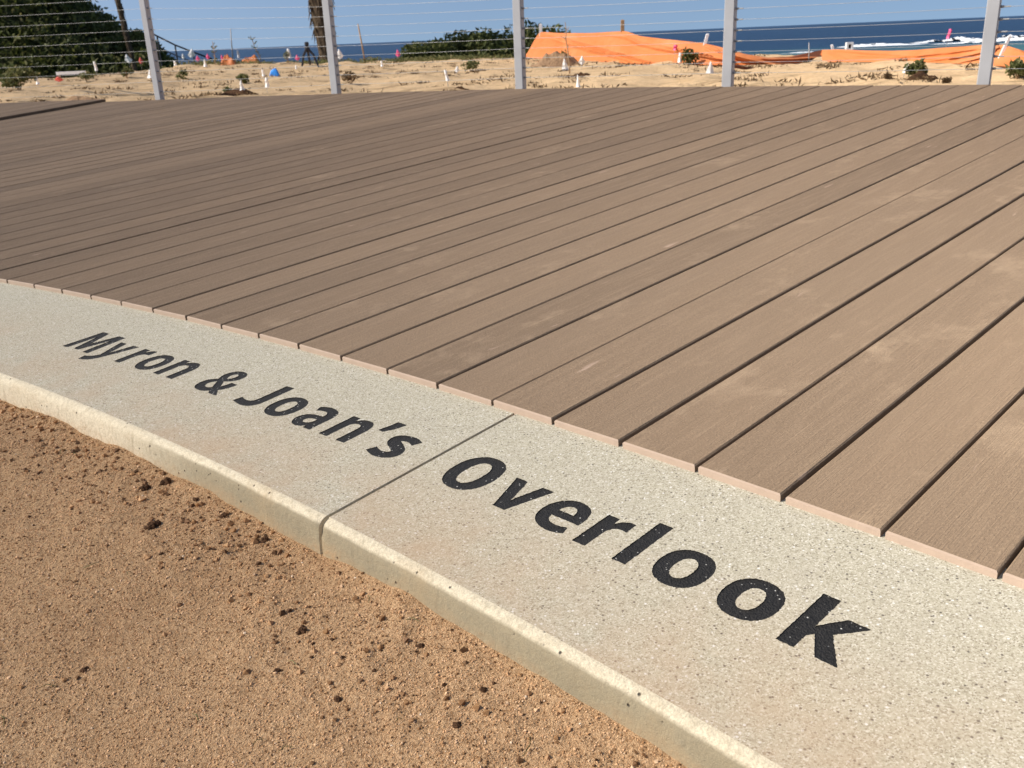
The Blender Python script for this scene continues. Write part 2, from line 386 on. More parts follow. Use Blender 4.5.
G['M'] = [sc([(0, 0), (.07, 1), (.33, 1), (.535, .4), (.54, .4), (.745, 1), (1.01, 1), (1.075, 0), (.87, 0), (.845, .42), (.835, .74), (.83, .74), (.62, .03), (.44, .03), (.245, .74), (.24, .74), (.232, .42), (.2, 0)], 8)]
G['y'] = [sc([(0, .78), (.225, .78), (.355, .34), (.38, .235), (.388, .235), (.41, .34), (.522, .78), (.742, .78), (.52, .15), (.43, -.06), (.33, -.19), (.2, -.265), (.06, -.295), (.01, -.295), (-.035, -.12), (.05, -.1), (.14, -.06), (.21, .0), (.255, .065), (.265, .1), (.255, .135)], 40)]
G['J'] = [sc([(.405, 1), (.63, 1), (.63, .33), (.6, .15), (.52, .04), (.38, -.015), (.22, -.015), (.08, .01), (-.01, .04), (.03, .215), (.12, .185), (.22, .17), (.33, .19), (.39, .26), (.405, .38)])]
G['a'] = [sc([(.645, 0), (.45, 0), (.44, .075), (.434, .075), (.37, .015), (.27, -.018), (.18, -.015), (.08, .03), (.02, .11), (0, .2), (.025, .31), (.11, .4), (.25, .45), (.425, .465), (.425, .5), (.405, .58), (.35, .625), (.27, .635), (.17, .615), (.09, .58), (.05, .72), (.15, .77), (.28, .797), (.42, .785), (.54, .73), (.605, .63), (.63, .5), (.63, .2), (.635, .08)]),
          sc([(.43, .34), (.33, .33), (.25, .3), (.212, .24), (.22, .17), (.27, .135), (.34, .145), (.4, .19), (.43, .25)])]
G["'"] = [sc([(.08, 1.05), (.3, 1.05), (.255, .88), (.18, .74), (.125, .655), (.0, .665), (.035, .78), (.065, .92)])]
G['s'] = [stroke([(.545, .66), (.42, .71), (.28, .705), (.165, .655), (.135, .57), (.19, .485), (.31, .42), (.43, .345), (.47, .245), (.425, .14), (.30, .082), (.17, .082), (.02, .135)], [.17, .175, .18, .20, .215, .22, .22, .22, .215, .20, .18, .175, .175])]
G['&'] = [sc([(.93, 0), (.665, 0), (.59, .08), (.5, .02), (.39, -.015), (.29, -.018), (.15, .01), (.05, .09), (.005, .2), (.01, .32), (.07, .43), (.2, .53), (.2, .535), (.145, .64), (.125, .75), (.16, .88), (.26, .98), (.42, 1.015), (.56, .98), (.65, .89), (.67, .78), (.64, .66), (.55, .57), (.44, .5), (.44, .495), (.6, .315), (.605, .315), (.65, .41), (.67, .53), (.87, .53), (.845, .37), (.79, .25), (.72, .17)]),
          sc([(.4, .88), (.335, .845), (.305, .77), (.325, .69), (.375, .61), (.45, .67), (.485, .75), (.465, .845)]), sc([(.3, .44), (.235, .38), (.205, .3), (.22, .21), (.28, .155), (.36, .145), (.43, .165), (.48, .2)])]
CAP = 0.1025
# glyph, arc position of its left edge, baseline offset, width scale
WORDS = {0: [('M', 8.1275, -.2505, 1.04), ('y', 8.2545, -.2500, 1.0), ('r', 8.3575, -.2490, 1.0), ('o', 8.4235, -.2480, 1.0), ('n', 8.5165, -.2460, 1.08), ('&', 8.6680, -.2490, 1.0),
             ('J', 8.8185, -.2485, 1.02), ('o', 8.9065, -.2480, 1.0), ('a', 9.0030, -.2480, 1.02), ('n', 9.0990, -.2475, 1.02), ("'", 9.1845, -.2480, 1.0), ('s', 9.2275, -.2480, 1.08)],
         1: [('O', 9.4010, -.2480, 1.0), ('v', 9.5135, -.2490, 1.0), ('e', 9.6080, -.2500, 1.0), ('r', 9.6995, -.2505, 1.0), ('l', 9.7710, -.2515, 1.0), ('o', 9.8225, -.2520, 1.0), ('o', 9.9240, -.2540, 1.0), ('k', 10.0240, -.2590, 1.0)]}
LF = -0.0013                                   # letters are cut this deep

def resample(P, step):
    P = [Vector(p) for p in P]; out = []
    for i in range(len(P)):
        a, b = P[i], P[(i + 1) % len(P)]; n = max(1, int((b - a).length / step + .5))
        out += [a + (b - a) * (k / n) for k in range(n)]
    return out
def glyph_contours(ch, s0, r0, hs):
    res = []
    for ci, c in enumerate(G[ch]):
        q = resample([(x * CAP * hs, y * CAP) for x, y in c], .0022); loop = []
        ar = sum(q[i - 1].x * q[i].y - q[i].x * q[i - 1].y for i in range(len(q))); sg = (1 if ar > 0 else -1) * (1 if ci == 0 else -1)
        off = []
        for i in range(len(q)):
            t = (q[(i + 1) % len(q)] - q[i - 1]); t = t.normalized() if t.length > 1e-9 else Vector((1, 0)); off.append(q[i] + Vector((t.y, -t.x)) * sg * .0007)
        q = off
        prev = None
        for p in q:
            j = Vector((rng.normal() * .00028, rng.normal() * .00028))
            if rng.random() < .05: j *= 2.2
            a = arc(s0 + p.x, r0 + p.y)
            loop.append((a[0] + j.x, a[1] + j.y))
        res.append(loop)
    return res
from mathutils.geometry import delaunay_2d_cdt
def fill(loops, name, z):
    V = []; E = []
    for lp in loops:
        n0 = len(V); V += [Vector(p) for p in lp]; E += [(n0 + i, n0 + (i + 1) % len(lp)) for i in range(len(lp))]
    vo, eo, fo, *_ = delaunay_2d_cdt(V, E, [], 0, 1e-6)
    vo = np.array([(v.x, v.y) for v in vo]); fo = np.array(fo)
    c = vo[fo].mean(1); inside = np.zeros(len(c), bool)
    for lp in loops:
        L_ = np.array(lp); lo, hi = L_.min(0), L_.max(0)
        m = ((c >= lo) & (c <= hi)).all(1); q = c[m]; r_ = np.zeros(len(q), bool)
        for (x0, y0), (x1, y1) in zip(L_, np.roll(L_, -1, 0)):
            if y0 == y1: continue
            cr = (y0 > q[:, 1]) != (y1 > q[:, 1]); r_ ^= cr & (q[:, 0] < (x1 - x0) * (q[:, 1] - y0) / (y1 - y0) + x0)
        inside[np.where(m)[0][r_]] ^= True
    f = fo[inside]; A_, B_, C_ = vo[f[:, 0]], vo[f[:, 1]], vo[f[:, 2]]
    cr = (B_[:, 0] - A_[:, 0]) * (C_[:, 1] - A_[:, 1]) - (B_[:, 1] - A_[:, 1]) * (C_[:, 0] - A_[:, 0])
    f = np.where((cr < 0)[:, None], f[:, ::-1], f); used = np.unique(f); rm = np.full(len(vo), -1); rm[used] = np.arange(len(used))
    return np_mesh(name, np.c_[vo[used], np.full(len(used), z)], rm[f])

# ------------------------------------------------------------------ concrete band: two slabs with the inscription
JW = 0.0034                                     # half joint width
SLABS = [(5.6, 9.3510 - JW, 'pale concrete kerb slab carrying the black letters Myron & Joan\'s, left of the joint'),
         (9.3510 + JW, 12.4, 'pale concrete kerb slab carrying the black word Overlook, right of the joint')]
PROFILE = [(-.4165, 0.0, .0), (-.4205, -.0005, .10), (-.4255, -.0025, .18), (-.4300, -.0060, .26), (-.4330, -.0105, .33), (-.4346, -.0160, .40), (-.4362, -.026, .50), (-.4385, -.045, .75), (-.4410, -.070, 1.0), (-.4450, -.16, 1.0), (-.4450, -.30, 1.0)]
for k, (s0, s1, lab) in enumerate(SLABS):
    ns = int((s1 - s0) / .02)
    ss = [s0 + (s1 - s0) * i / ns for i in range(ns + 1)]
    border = [arc(s, -.4165) for s in ss] + [arc(s1, -.4165 + (.4165 + .03) * i / 20) for i in range(1, 20)] + [arc(s, .03) for s in ss[::-1]] + [arc(s0, .03 - (.4165 + .03) * i / 20) for i in range(1, 20)]
    glyphs = [(g, glyph_contours(*g)) for g in WORDS[k]]
    loops = [border] + [c for _, cs in glyphs for c in cs]
    me = fill(loops, 'concrete_slab', SLAB)
    bm = bmesh.new(); bm.from_mesh(me)
    fa = bm.verts.layers.float.new('face'); gr = bm.verts.layers.float.new('grey'); ed = bm.verts.layers.float.new('edge')
    for f in bm.faces:
        if f.normal.z < 0: f.normal_flip()
        f.material_index = 0
    for _, cs in glyphs:                         # walls of the recesses
        for lp in cs:
            top = [bm.verts.new((x, y, SLAB)) for x, y in lp]; bot = [bm.verts.new((x, y, SLAB + LF - .001)) for x, y in lp]
            for i in range(len(lp)):
                j = (i + 1) % len(lp); bm.faces.new((top[i], top[j], bot[j], bot[i])).material_index = 2
    bm.verts.ensure_lookup_table()
    for v in bm.verts:
        r = math.hypot(v.co.x - CU, v.co.y - CV) - RAD; v[ed] = min(1, max(0, (-.10 - r) / .31))
    rows = []
    ns2 = int((s1 - s0) / .008); ss2 = [s0 + (s1 - s0) * i / ns2 for i in range(ns2 + 1)]
    # slightly eased ends at the joint
    rnd = fbm(np.array(ss2) * 9, np.zeros(len(ss2)), 5, 5) * .0022
    for i, s in enumerate(ss2):
        e0 = min(s - s0, s1 - s); ease = .002 * max(0, 1 - e0 / .012) ** 2
        chip = .0014 * max(0, 1 - e0 / .02) * (rng.random())
        row = []
        for (r, w, f) in PROFILE:
            rr = r + (rnd[i] if 0.1 < f else 0) + (ease + chip if 0.05 < f < .5 else 0)
            p = arc(s, rr); v = bm.verts.new((p[0], p[1], SLAB + w - (ease + chip) * .6 * (0.05 < f < .45)))
            v[fa] = f; v[ed] = 1.0
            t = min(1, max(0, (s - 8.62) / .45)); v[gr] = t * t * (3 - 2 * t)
            row.append(v)
        rows.append(row)
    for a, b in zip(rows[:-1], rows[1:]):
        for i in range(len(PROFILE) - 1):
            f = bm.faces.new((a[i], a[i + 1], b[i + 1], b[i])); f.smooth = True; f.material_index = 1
    # end walls inside the joint
    for s in (s0, s1):
        prof = [bm.verts.new((*arc(s, r), SLAB + w)) for r, w, f in PROFILE] + [bm.verts.new((*arc(s, .03), SLAB - .30)), bm.verts.new((*arc(s, .03), SLAB))]
        for v in prof: v[fa] = .2; v[ed] = .5
        bm.faces.new(prof if s == s1 else prof[::-1]).material_index = 1
    bm.normal_update(); bm.to_mesh(me); bm.free()
    mid = arc((s0 + s1) / 2 if k == 0 else 9.9, -.2); T = Matrix.Translation((mid[0], mid[1], SLAB))
    me.transform(T.inverted())
    slab = link('concrete_slab', me, [M['conc'], M['bevel'], M['letter']]); slab.matrix_world = MD @ T
    props(slab, lab, 'kerb', 'concrete kerb slabs along the deck')
    for (ch, s, r, hs), cs in glyphs:
        lm = fill(cs, 'letter', SLAB + LF); lm.transform(T.inverted())
        for p in lm.polygons:
            if p.normal.z < 0: p.flip()
        o = link('letter', lm, M['letter'], slab)
        o['label'] = {'&': 'black ampersand', "'": 'black apostrophe'}.get(ch, 'black letter ' + ch)

# joint filler strip, darker, deep in the gap
mb = MB()
for a, b in ((-.40, -.2), (-.2, .03)):
    q = [arc(9.351 - JW, a), arc(9.351 + JW, a), arc(9.351 + JW, b), arc(9.351 - JW, b)]
    mb.add([(x, y, SLAB - .005) for x, y in q], [(0, 1, 2, 3)])
    mb.add([(x, y, SLAB - .030) for x, y in q], [(3, 2, 1, 0)])
o = mb.build('joint_filler', M['dark']); o.matrix_world = MD; props(o, 'dark filler strip in the joint between the two lettered concrete slabs', 'joint filler')

# ------------------------------------------------------------------ deck boards
far = [(-14.0, 14.6), (-9.5, 12.3), (-6.8, 10.9), (-4.81, 9.74), (-4.07, 9.30), (-3.42, 8.93), (-2.88, 8.63), (-1.9, 8.08), (-1.16, 7.61), (-.63, 7.29), (.2, 6.73), (1.0, 6.11), (1.46, 5.72), (1.66, 5.55), (2.23, 5.07), (2.54, 4.80), (3.2, 4.16), (4.1, 3.2), (5.2, 1.7), (6.0, .2), (6.6, -2)]
TB = Vector((math.cos(R(43.371)), math.sin(R(43.371)))); NB = Vector((.68673, -.72691))
PITCH = 0.1455
def ray_circle(n0):                              # along board direction from line offset n0: param t where it meets the arc
    b = NB * n0; d = b - Vector((CU, CV)); B = d.dot(TB); C = d.dot(d) - (RAD + .0005) ** 2; disc = B * B - C
    return -B + math.sqrt(disc) if disc > 0 else None
def ray_poly(n0, tmin, tb=None, nb=None):
    tb = tb or TB; nb = nb or NB; best = None
    for a, b in zip(far[:-1], far[1:]):
        a, b = Vector(a), Vector(b); da, db = a.dot(nb) - n0, b.dot(nb) - n0
        if da * db <= 0 and da != db:
            p = a + (b - a) * (da / (da - db)); t = p.dot(tb)
            if t > tmin and (best is None or t < best): best = t
    return best
SPL_A = Vector((-4.03, 8.08)); SPL_D = Vector((math.cos(R(56.15)), math.sin(R(56.15)))); SPL_N = Vector((SPL_D.y, -SPL_D.x))
def split_t(n0):                                 # where this line reaches the edge of the next deck panel
    # (n0*NB + t*TB - A).N = 0
    return (SPL_A.dot(SPL_N) - n0 * NB.dot(SPL_N)) / TB.dot(SPL_N)
bm = bmesh.new(); ends = []; lay = bm.faces.layers.float.new('endcut')
def board(c00, c10, c11, c01, z, tilt, near_end):
    # corners: near-left, near-right, far-right, far-left in the deck plane; chamfered top
    P = [Vector(c) for c in (c00, c10, c11, c01)]; cen = sum(P, Vector((0, 0))) / 4
    ch = .0022; th = .024
    L = (P[3] - P[0]).normalized(); W = (P[1] - P[0]).normalized()
    ins = [P[0] + (L + W) * ch, P[1] + (L - W) * ch, P[2] - (L + W) * ch, P[3] - (L - W) * ch]
    ztop = [z - tilt, z + tilt, z + tilt, z - tilt]
    top = [bm.verts.new((p.x, p.y, ztop[i])) for i, p in enumerate(ins)]
    mid = [bm.verts.new((p.x, p.y, ztop[i] - ch)) for i, p in enumerate(P)]
    bot = [bm.verts.new((p.x, p.y, z - th)) for p in P]
    bm.faces.new(top)
    for i in range(4):
        j = (i + 1) % 4
        f1 = bm.faces.new((mid[i], mid[j], top[j], top[i])); f2 = bm.faces.new((bot[i], bot[j], mid[j], mid[i]))
        if i == 0 and near_end: ends.extend([f1, f2])
gapw = {}
def gw(i):
    if i not in gapw: gapw[i] = .0060 + .0014 * random.random() + (.0014 if i in (2, 7, 5, -4, -8) else 0)
    return gapw[i]
for i in range(-75, 26):
    nL = PITCH * (i - 10.866) + gw(i) / 2; nR = PITCH * (i + 1 - 10.866) - gw(i + 1) / 2
    a, b = ray_circle(nL), ray_circle(nR)
    if a is None or b is None: continue
    e = [ray_poly(nL, a), ray_poly(nR, b)]; st_s = [a, b]
    if e[0] is None or e[1] is None: continue
    for q, n0 in ((0, nL), (1, nR)):
        st_s[q] = max(st_s[q], split_t(n0) + .012)
    cut = st_s[0] > a; a, b = st_s
    if e[0] - a < .05 or e[1] - b < .05: continue
    z = random.gauss(0, .0005)
    board(NB * nL + TB * a, NB * nR + TB * b, NB * nR + TB * e[1], NB * nL + TB * e[0], z, random.gauss(0, .0004), not cut)
# neighbouring panel at far left, boards parallel to its edge
NB2 = SPL_N; base = SPL_A.dot(NB2)
for k in range(60):
    nR = base - .012 - k * PITCH; nL = nR - PITCH + .006
    tr, tl = ray_poly(nR, -50, SPL_D, NB2), ray_poly(nL, -50, SPL_D, NB2)
    if tr is None or tl is None: continue
    def start(n0):
        b = NB2 * n0; d = b - Vector((CU, CV)); B = d.dot(SPL_D); C = d.dot(d) - (RAD + .0005) ** 2; disc = B * B - C
        return -B + math.sqrt(disc) if disc > 0 else -2.0
    al, ar = start(nL), start(nR)
    if tr - ar < .1 or tl - al < .1: continue
    board(NB2 * nL + SPL_D * al, NB2 * nR + SPL_D * ar, NB2 * nR + SPL_D * tr, NB2 * nL + SPL_D * tl, random.gauss(.0235, .0005), 0, True)
for f in ends: f[lay] = 1.0
bm.normal_update()
me = bpy.data.meshes.new('deck'); bm.to_mesh(me); bm.free()
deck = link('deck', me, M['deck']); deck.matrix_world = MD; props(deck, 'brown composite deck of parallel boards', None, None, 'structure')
# soil below the deck and a fascia along its outer edge
mb = MB(); n = len(far)
mb.add([(u, v, -.002 - .03) for u, v in far] + [(u, v, -.30) for u, v in far], [(i, i + 1, n + i + 1, n + i) for i in range(n - 1)])
fas = [(u - .02, v - .03) for u, v in far]
mb2 = MB(); mb2.add([(u, v, -.030) for u, v in fas] + [(u, v, -.33) for u, v in fas], [(i, i + 1, n + i + 1, n + i) for i in range(n - 1)])
o = mb2.build('deck_fascia', M['under']); o.matrix_world = MD; props(o, kind='structure')

# ------------------------------------------------------------------ cable railing along the outer edge
rail = empty('cable_railing', dk(.26, 6.74, 0)); 
props(rail, 'grey metal cable railing with thin horizontal wires along the far edge of the deck', 'railing')
PD = [(-7.6, 11.45), (-5.15, 10.02), (-2.88, 8.69), (-1.16, 7.66), (.26, 6.74), (1.46, 5.75), (2.54, 4.84), (3.62, 3.78), (4.6, 2.5)]
PO = [-.3, -.3, -.3, -.1, .1, .27, .27, .27, .27]              # height of the lowest cable, in spacings
PW = [.10, .095, .086, .071, .0635, .059, .058, .058, .058]     # cable spacing read at each post
rl = rail.matrix_basis.inverted() if False else Matrix.Translation(-Vector(rail.location))
base = [Vector(dk(u, v, 0)) for u, v in PD]
def local(p): return rl @ Vector(p)
NC = 15
fdir = []
for i, b in enumerate(base):
    t = (base[min(i + 1, len(base) - 1)] - base[max(i - 1, 0)]); t.z = 0; t.normalize(); fdir.append(t)
    H = PW[i] * (NC + .7); rz = math.atan2(t.y, t.x) + (.16 if i < 8 else 0)
    post = MB(); c = local(b + Vector((0, 0, H / 2 - .10))); post.box(c, (.060, .062, H + .20), rz, .004)
    p = post.build('post', M['post'], rail)
    fit = MB(); fit.tube([t * .030, t * .046], .0065, 8); fit.tube([t * .0455, t * .078], .0038, 6); f0 = None
    for k in range(1, NC + 1):
        q = local(b + Vector((0, 0, PW[i] * (k + PO[i]))))
        if f0 is None: f0 = fit.build('cable_fitting', M['steel'], p); f1 = f0
        else: f1 = f0.copy(); COL.objects.link(f1)
        f1.location = q
for k in range(1, NC + 1):
    cb = MB(); pts = []
    for i in range(len(base) - 1):
        a = base[i] + Vector((0, 0, PW[i] * (k + PO[i]))); d = base[i + 1] + Vector((0, 0, PW[i + 1] * (k + PO[i + 1])))
        for t in range(6):
            f = t / 6; pts.append(local(a + (d - a) * f - Vector((0, 0, .003 * 4 * f * (1 - f)))))
    pts.append(local(base[-1] + Vector((0, 0, PW[-1] * (k + PO[-1])))))
    cb.tube(pts, .0011, 6); cb.build('cable', M['steel'], rail, True)
tr = MB(); tops = [local(b + Vector((0, 0, PW[i] * (NC + .7) + .02))) for i, b in enumerate(base)]
tr.tube(tops, .028, 10); tr.build('top_rail', M['post'], rail, True)

# ------------------------------------------------------------------ dirt in front
def fr(s): return s
DW = SLAB - .058
def dirt_h(u, v):
    r = np.hypot(u - CU, v - CV) - RAD
    d = np.clip((-.43 - r), 0, 5)                # distance from the kerb
    a = np.arctan2(u - CU, v - CV) * RAD
    h = .014 * fbm(u * 1.6, v * 1.6, 3, 21) + .006 * fbm(u * 7, v * 7, 3, 3) + .0022 * fbm(u * 32, v * 32, 2, 9)
    rough = np.exp(-((d - .11) / .10) ** 2)       # loose crumbly ridge along the kerb
    cl = np.maximum(0, fbm(u * 24, v * 24, 4, 31) - .12)
    h = h + rough * (.006 + .010 * cl) + .001 * cl + (.006 + .011 * fbm(a * 7, d * 6, 4, 77)) * np.exp(-(d / .045) ** 2) - .018 * np.clip((8.35 - a) / .6, 0, 1) * np.exp(-(d / .25) ** 2)
    return DW + h
st = .0052
uu = np.arange(-2.05, .62, st); vv = np.arange(.16, 2.3, st)
U, V = np.meshgrid(uu, vv); Hh = dirt_h(U, V)
Rr = np.hypot(U - CU, V - CV) - RAD
bord = np.minimum(np.minimum(U - uu[0], uu[-1] - U), np.minimum(V - vv[0], vv[-1] - V))
Hh = np.where(bord < .1, Hh - .05 * (1 - np.clip(bord, 0, .1) / .1), Hh)
idx = np.arange(U.size).reshape(U.shape)
q = np.stack([idx[:-1, :-1], idx[:-1, 1:], idx[1:, 1:], idx[1:, :-1]], -1).reshape(-1, 4)
keep = (Rr.ravel()[q] < -.425).all(1); q = q[keep]
used = np.unique(q); remap = np.full(U.size, -1); remap[used] = np.arange(len(used))
Vt = np.stack([U.ravel(), V.ravel(), Hh.ravel()], 1)[used]
o = link('dirt', np_mesh('dirt', Vt, remap[q], True), M['dirt']); o.matrix_world = MD; props(o, kind='structure')
# the rest of the dirt plaza, coarse
na, nr = 160, 40; A = np.linspace(-math.pi, math.pi, na + 1); RRr = np.linspace(.05, RAD - .432, nr)
P = []; F = []
for j, rr in enumerate(RRr):
    for a in A: P.append((CU + rr * math.sin(a), CV + rr * math.cos(a), DW - .03 + .01 * math.sin(9 * a + rr)))
for j in range(nr - 1):
    for i in range(na): F.append((j * (na + 1) + i, j * (na + 1) + i + 1, (j + 1) * (na + 1) + i + 1, (j + 1) * (na + 1) + i))
o = link('dirt_plaza', np_mesh('dirt_plaza', P, np.array(F)[:, ::-1], True), M['dirt']); o.matrix_world = MD; props(o, kind='structure')

# loose grains
OCT = np.array([(1, 0, 0), (-1, 0, 0), (0, 1, 0), (0, -1, 0), (0, 0, 1), (0, 0, -1)], float)
OF = np.array([(0, 2, 4), (2, 1, 4), (1, 3, 4), (3, 0, 4), (2, 0, 5), (1, 2, 5), (3, 1, 5), (0, 3, 5)])
def grains(n, lo, hi, ub, vb, sink=.2, near=None, power=2.5):
    u = rng.uniform(*ub, n); v = rng.uniform(*vb, n)
    r = np.hypot(u - CU, v - CV) - RAD; m = r < -.4415; 
    if near is not None: m &= (rng.random(n) < near(-.43 - r))
    u, v = u[m], v[m]; n = len(u)
    s = lo + (hi - lo) * rng.random(n) ** power
    Z = dirt_h(u, v) + s * (.5 - sink)
    d = OCT[None] * rng.uniform(.55, 1.15, (n, 6, 1))
    a = rng.uniform(0, 6.28, (n, 3))
    ca, sa = np.cos(a), np.sin(a)
    x, y, z = d[..., 0], d[..., 1], d[..., 2]
    y, z = y * ca[:, 0:1] - z * sa[:, 0:1], y * sa[:, 0:1] + z * ca[:, 0:1]
    x, z = x * ca[:, 1:2] - z * sa[:, 1:2], x * sa[:, 1:2] + z * ca[:, 1:2]
    x, y = x * ca[:, 2:3] - y * sa[:, 2:3], x * sa[:, 2:3] + y * ca[:, 2:3]
    VV = np.stack([x * s[:, None] + u[:, None], y * s[:, None] + v[:, None], z * s[:, None] * .8 + Z[:, None]], -1).reshape(-1, 3)
    FF = (OF[None] + 6 * np.arange(n)[:, None, None]).reshape(-1, 3)
    return VV, FF
ga = grains(260000, .0006, .0021, (-1.75, .35), (.3, 1.95))
gb = grains(9000, .0014, .0040, (-1.75, .35), (.3, 1.95), .2, lambda d: .25 + .75 * np.exp(-(d / .3) ** 2))
VV = np.concatenate([ga[0], gb[0]]); FF = np.concatenate([ga[1], gb[1] + len(ga[0])])
o = link('gravel', np_mesh('gravel', VV, FF), M['grain']); o.matrix_world = MD; props(o, 'loose orange granite grains', None, None, 'stuff')
gd = grains(12000, .0014, .0062, (-1.75, .35), (.3, 1.95), .25, lambda d: .03 + .97 * np.exp(-((d - .10) / .10) ** 2), 3.2)
o = link('dirt_crumbs', np_mesh('dirt_crumbs', *gd), M['crumb']); o.matrix_world = MD; props(o, 'crumbly orange brown dirt lumps gathered along the kerb', None, None, 'stuff')
ge = grains(16000, .002, .0085, (-1.75, -.35), (.9, 1.95), .3, lambda d: .5 * np.exp(-((d - .05) / .035) ** 2), 2.6)
o = link('kerb_crumbs', np_mesh('kerb_crumbs', *ge), M['crumb']); o.matrix_world = MD; props(o, 'ragged ridge of brown crumbs heaped along the left part of the kerb', None, None, 'stuff')
# dark crumbs and bits of dry grass
gc = grains(1400, .0016, .0048, (-1.75, .35), (.3, 1.95), .3, lambda d: .03 + .9 * np.exp(-((d - .13) / .12) ** 2), 3)
o = link('soil_crumbs', np_mesh('soil_crumbs', *gc), M['clod']); o.matrix_world = MD; props(o, 'small dark soil crumbs scattered on the dirt', None, None, 'stuff')
mb = MB()
for k in range(150):
    u, v = random.uniform(-1.5, .3), random.uniform(.35, 1.9)
    if math.hypot(u - CU, v - CV) - RAD > -.45: continue
    z = float(dirt_h(np.array(u), np.array(v))) + .003; a = random.uniform(0, 6.28); l = random.uniform(.008, .028)
    mb.tube([(u, v, z), (u + l * .5 * math.cos(a), v + l * .5 * math.sin(a), z + .003), (u + l * math.cos(a + .3), v + l * math.sin(a + .3), z + .001)], [.0005, .0006, .0003], 4)
o = mb.build('dry_grass_bits', M['herb']); o.matrix_world = MD; props(o, 'dry straw bits scattered on the dirt', None, None, 'stuff')

def ray_dir(px, py):
    return CAM_R * (px - 512) + CAM_D * (py - 384) + CAM_F * FPX
CAM = Vector((0, 0, CAMZ))
def on_dirt(px, py):
    d = ray_dir(px, py); t = (DO + DN * DW - CAM).dot(DN) / d.dot(DN); p = CAM + d * t - DO
    return p.dot(DX), p.dot(DY)
def clod(px, py, size, label, lumps=5):
    u, v = on_dirt(px, py); bm = bmesh.new(); rr = random.Random(px * 31 + py)
    for k in range(lumps):
        s = size * (1 if k == 0 else rr.uniform(.35, .7)); a = rr.uniform(0, 6.28); d = size * (0 if k == 0 else rr.uniform(.5, 1.1))
        mt = Matrix.Translation((d * math.cos(a), d * math.sin(a), s * .35)) @ Matrix.Rotation(rr.uniform(0, 6), 4, 'Z') @ Matrix.Diagonal((1, rr.uniform(.6, .9), rr.uniform(.5, .75), 1))
        vs = bmesh.ops.create_icosphere(bm, subdivisions=4, radius=s, matrix=mt)['verts']
        c = mt.translation
        ph = rr.uniform(0, 50)
        for vv_ in vs:
            q = vv_.co - c; n_ = float(fbm(np.array(q.x / size * 1.6 + q.z / size + ph), np.array(q.y / size * 1.6 - q.z / size * .7 + ph), 4, 40)); n2_ = float(fbm(np.array(q.x / size * 5 + ph), np.array(q.y / size * 5 + q.z / size * 4), 3, 44)); vv_.co = c + q * (1 + .75 * n_ + .28 * n2_)
    me = bpy.data.meshes.new('soil_clod'); bm.to_mesh(me); bm.free()
    o = link('soil_clod', me, M['clod']); z = float(dirt_h(np.array(u), np.array(v)))
    o.matrix_world = MD @ Matrix.Translation((u, v, z - size * .1)); props(o, label, 'soil clod', 'dark soil clods on the dirt')
clod(153, 531, .0100, 'largest dark soil clod on the orange dirt, far left of the kerb joint')
clod(146, 492, .0085, 'dark soil clod nearest the concrete kerb below the word Myron')
clod(166, 486, .0080, 'dark flat soil clod touching the crumbly ridge, right of another clod near the kerb')
clod(224, 518, .0055, 'small brown clod between the largest clod and the kerb')
clod(265, 541, .0060, 'small dark clod beside the kerb, left of the kerb joint')
clod(197, 503, .0050, 'small brown clod above and right of the largest clod')
clod(84, 671, .0042, 'lone small dark clod on smooth dirt in the lower left')
clod(304, 634, .0055, 'dark crumbly clod in the middle of the dirt below the kerb joint')
clod(278, 672, .0045, 'small dark clod on the dirt below a crumbly clod', 3)
clod(338, 702, .0045, 'small dark clod on the dirt near the bottom edge', 3)
clod(484, 696, .0045, 'dark clod beside a pale pebble on the dirt near the slab', 3)
clod(458, 730, .0042, 'dark clod lowest on the dirt near the concrete slab', 3)
clod(421, 651, .0040, 'dark clod on the dirt closest to the concrete edge below the letters ver', 3)

# ------------------------------------------------------------------ sand terrain behind the deck
ex = np.array([-60, -30, -14, -9.5, -7.4, -7.1, -4.7, -2.2, -1.1, .4, 2.1, 3.6, 4.5, 5.0, 7, 10, 16, 30, 60.])
ey = np.array([9, 11, 13, 14.5, 18.2, 23.0, 23.0, 21.8, 21.6, 20.2, 17.0, 14.8, 13.0, 12.0, 10.3, 8, 4, -4, -20.])
def sand_z(x, y, fine=True):
    x = np.asarray(x, float); y = np.asarray(y, float)
    e = np.interp(x, ex, ey) + .8 * vnoise(x * .6, x * 0 + 3, 8)
    base = .285 + .07 * fbm(x * .45, y * .45, 3, 60) + (.075 * fbm(x * 2.2, y * 2.2, 4, 70) if fine else 0)
    bank = .07 * np.exp(-((x + 5.6) / 2.0) ** 2) * np.clip((y - 11.5) / 2.0, 0, 1)
    z = base + bank
    t = np.clip(y - e, 0, 60)
    z = z - np.where(t < 1, t * t * .4, .4 + (t - 1) * .8)
    dz = deck_z(x, y) - .20
    # stays below the terrace
    uu_ = (x - DO.x) * DX.x + (y - DO.y) * DX.y; vv_ = (x - DO.x) * DY.x + (y - DO.y) * DY.y
    fp = np.array(far); od = np.interp(uu_, fp[:, 0], fp[:, 1]) - vv_       # >0 inside the deck
    inside = np.clip((od + .10) / .10, 0, 1)
    low = np.minimum(z, dz)
    z = z * (1 - inside) + low * inside
    r = np.hypot(uu_ - CU, vv_ - CV) - RAD
    return np.where(r < -.5, np.minimum(z, deck_z(x, y) - .35), np.maximum(z, -9.6))
def grid(xs, ys):
    X, Y = np.meshgrid(xs, ys); Z = sand_z(X, Y); i = np.arange(X.size).reshape(X.shape)
    q = np.stack([i[:-1, :-1], i[:-1, 1:], i[1:, 1:], i[1:, :-1]], -1).reshape(-1, 4)
    return np.stack([X.ravel(), Y.ravel(), Z.ravel()], 1), q, X, Y
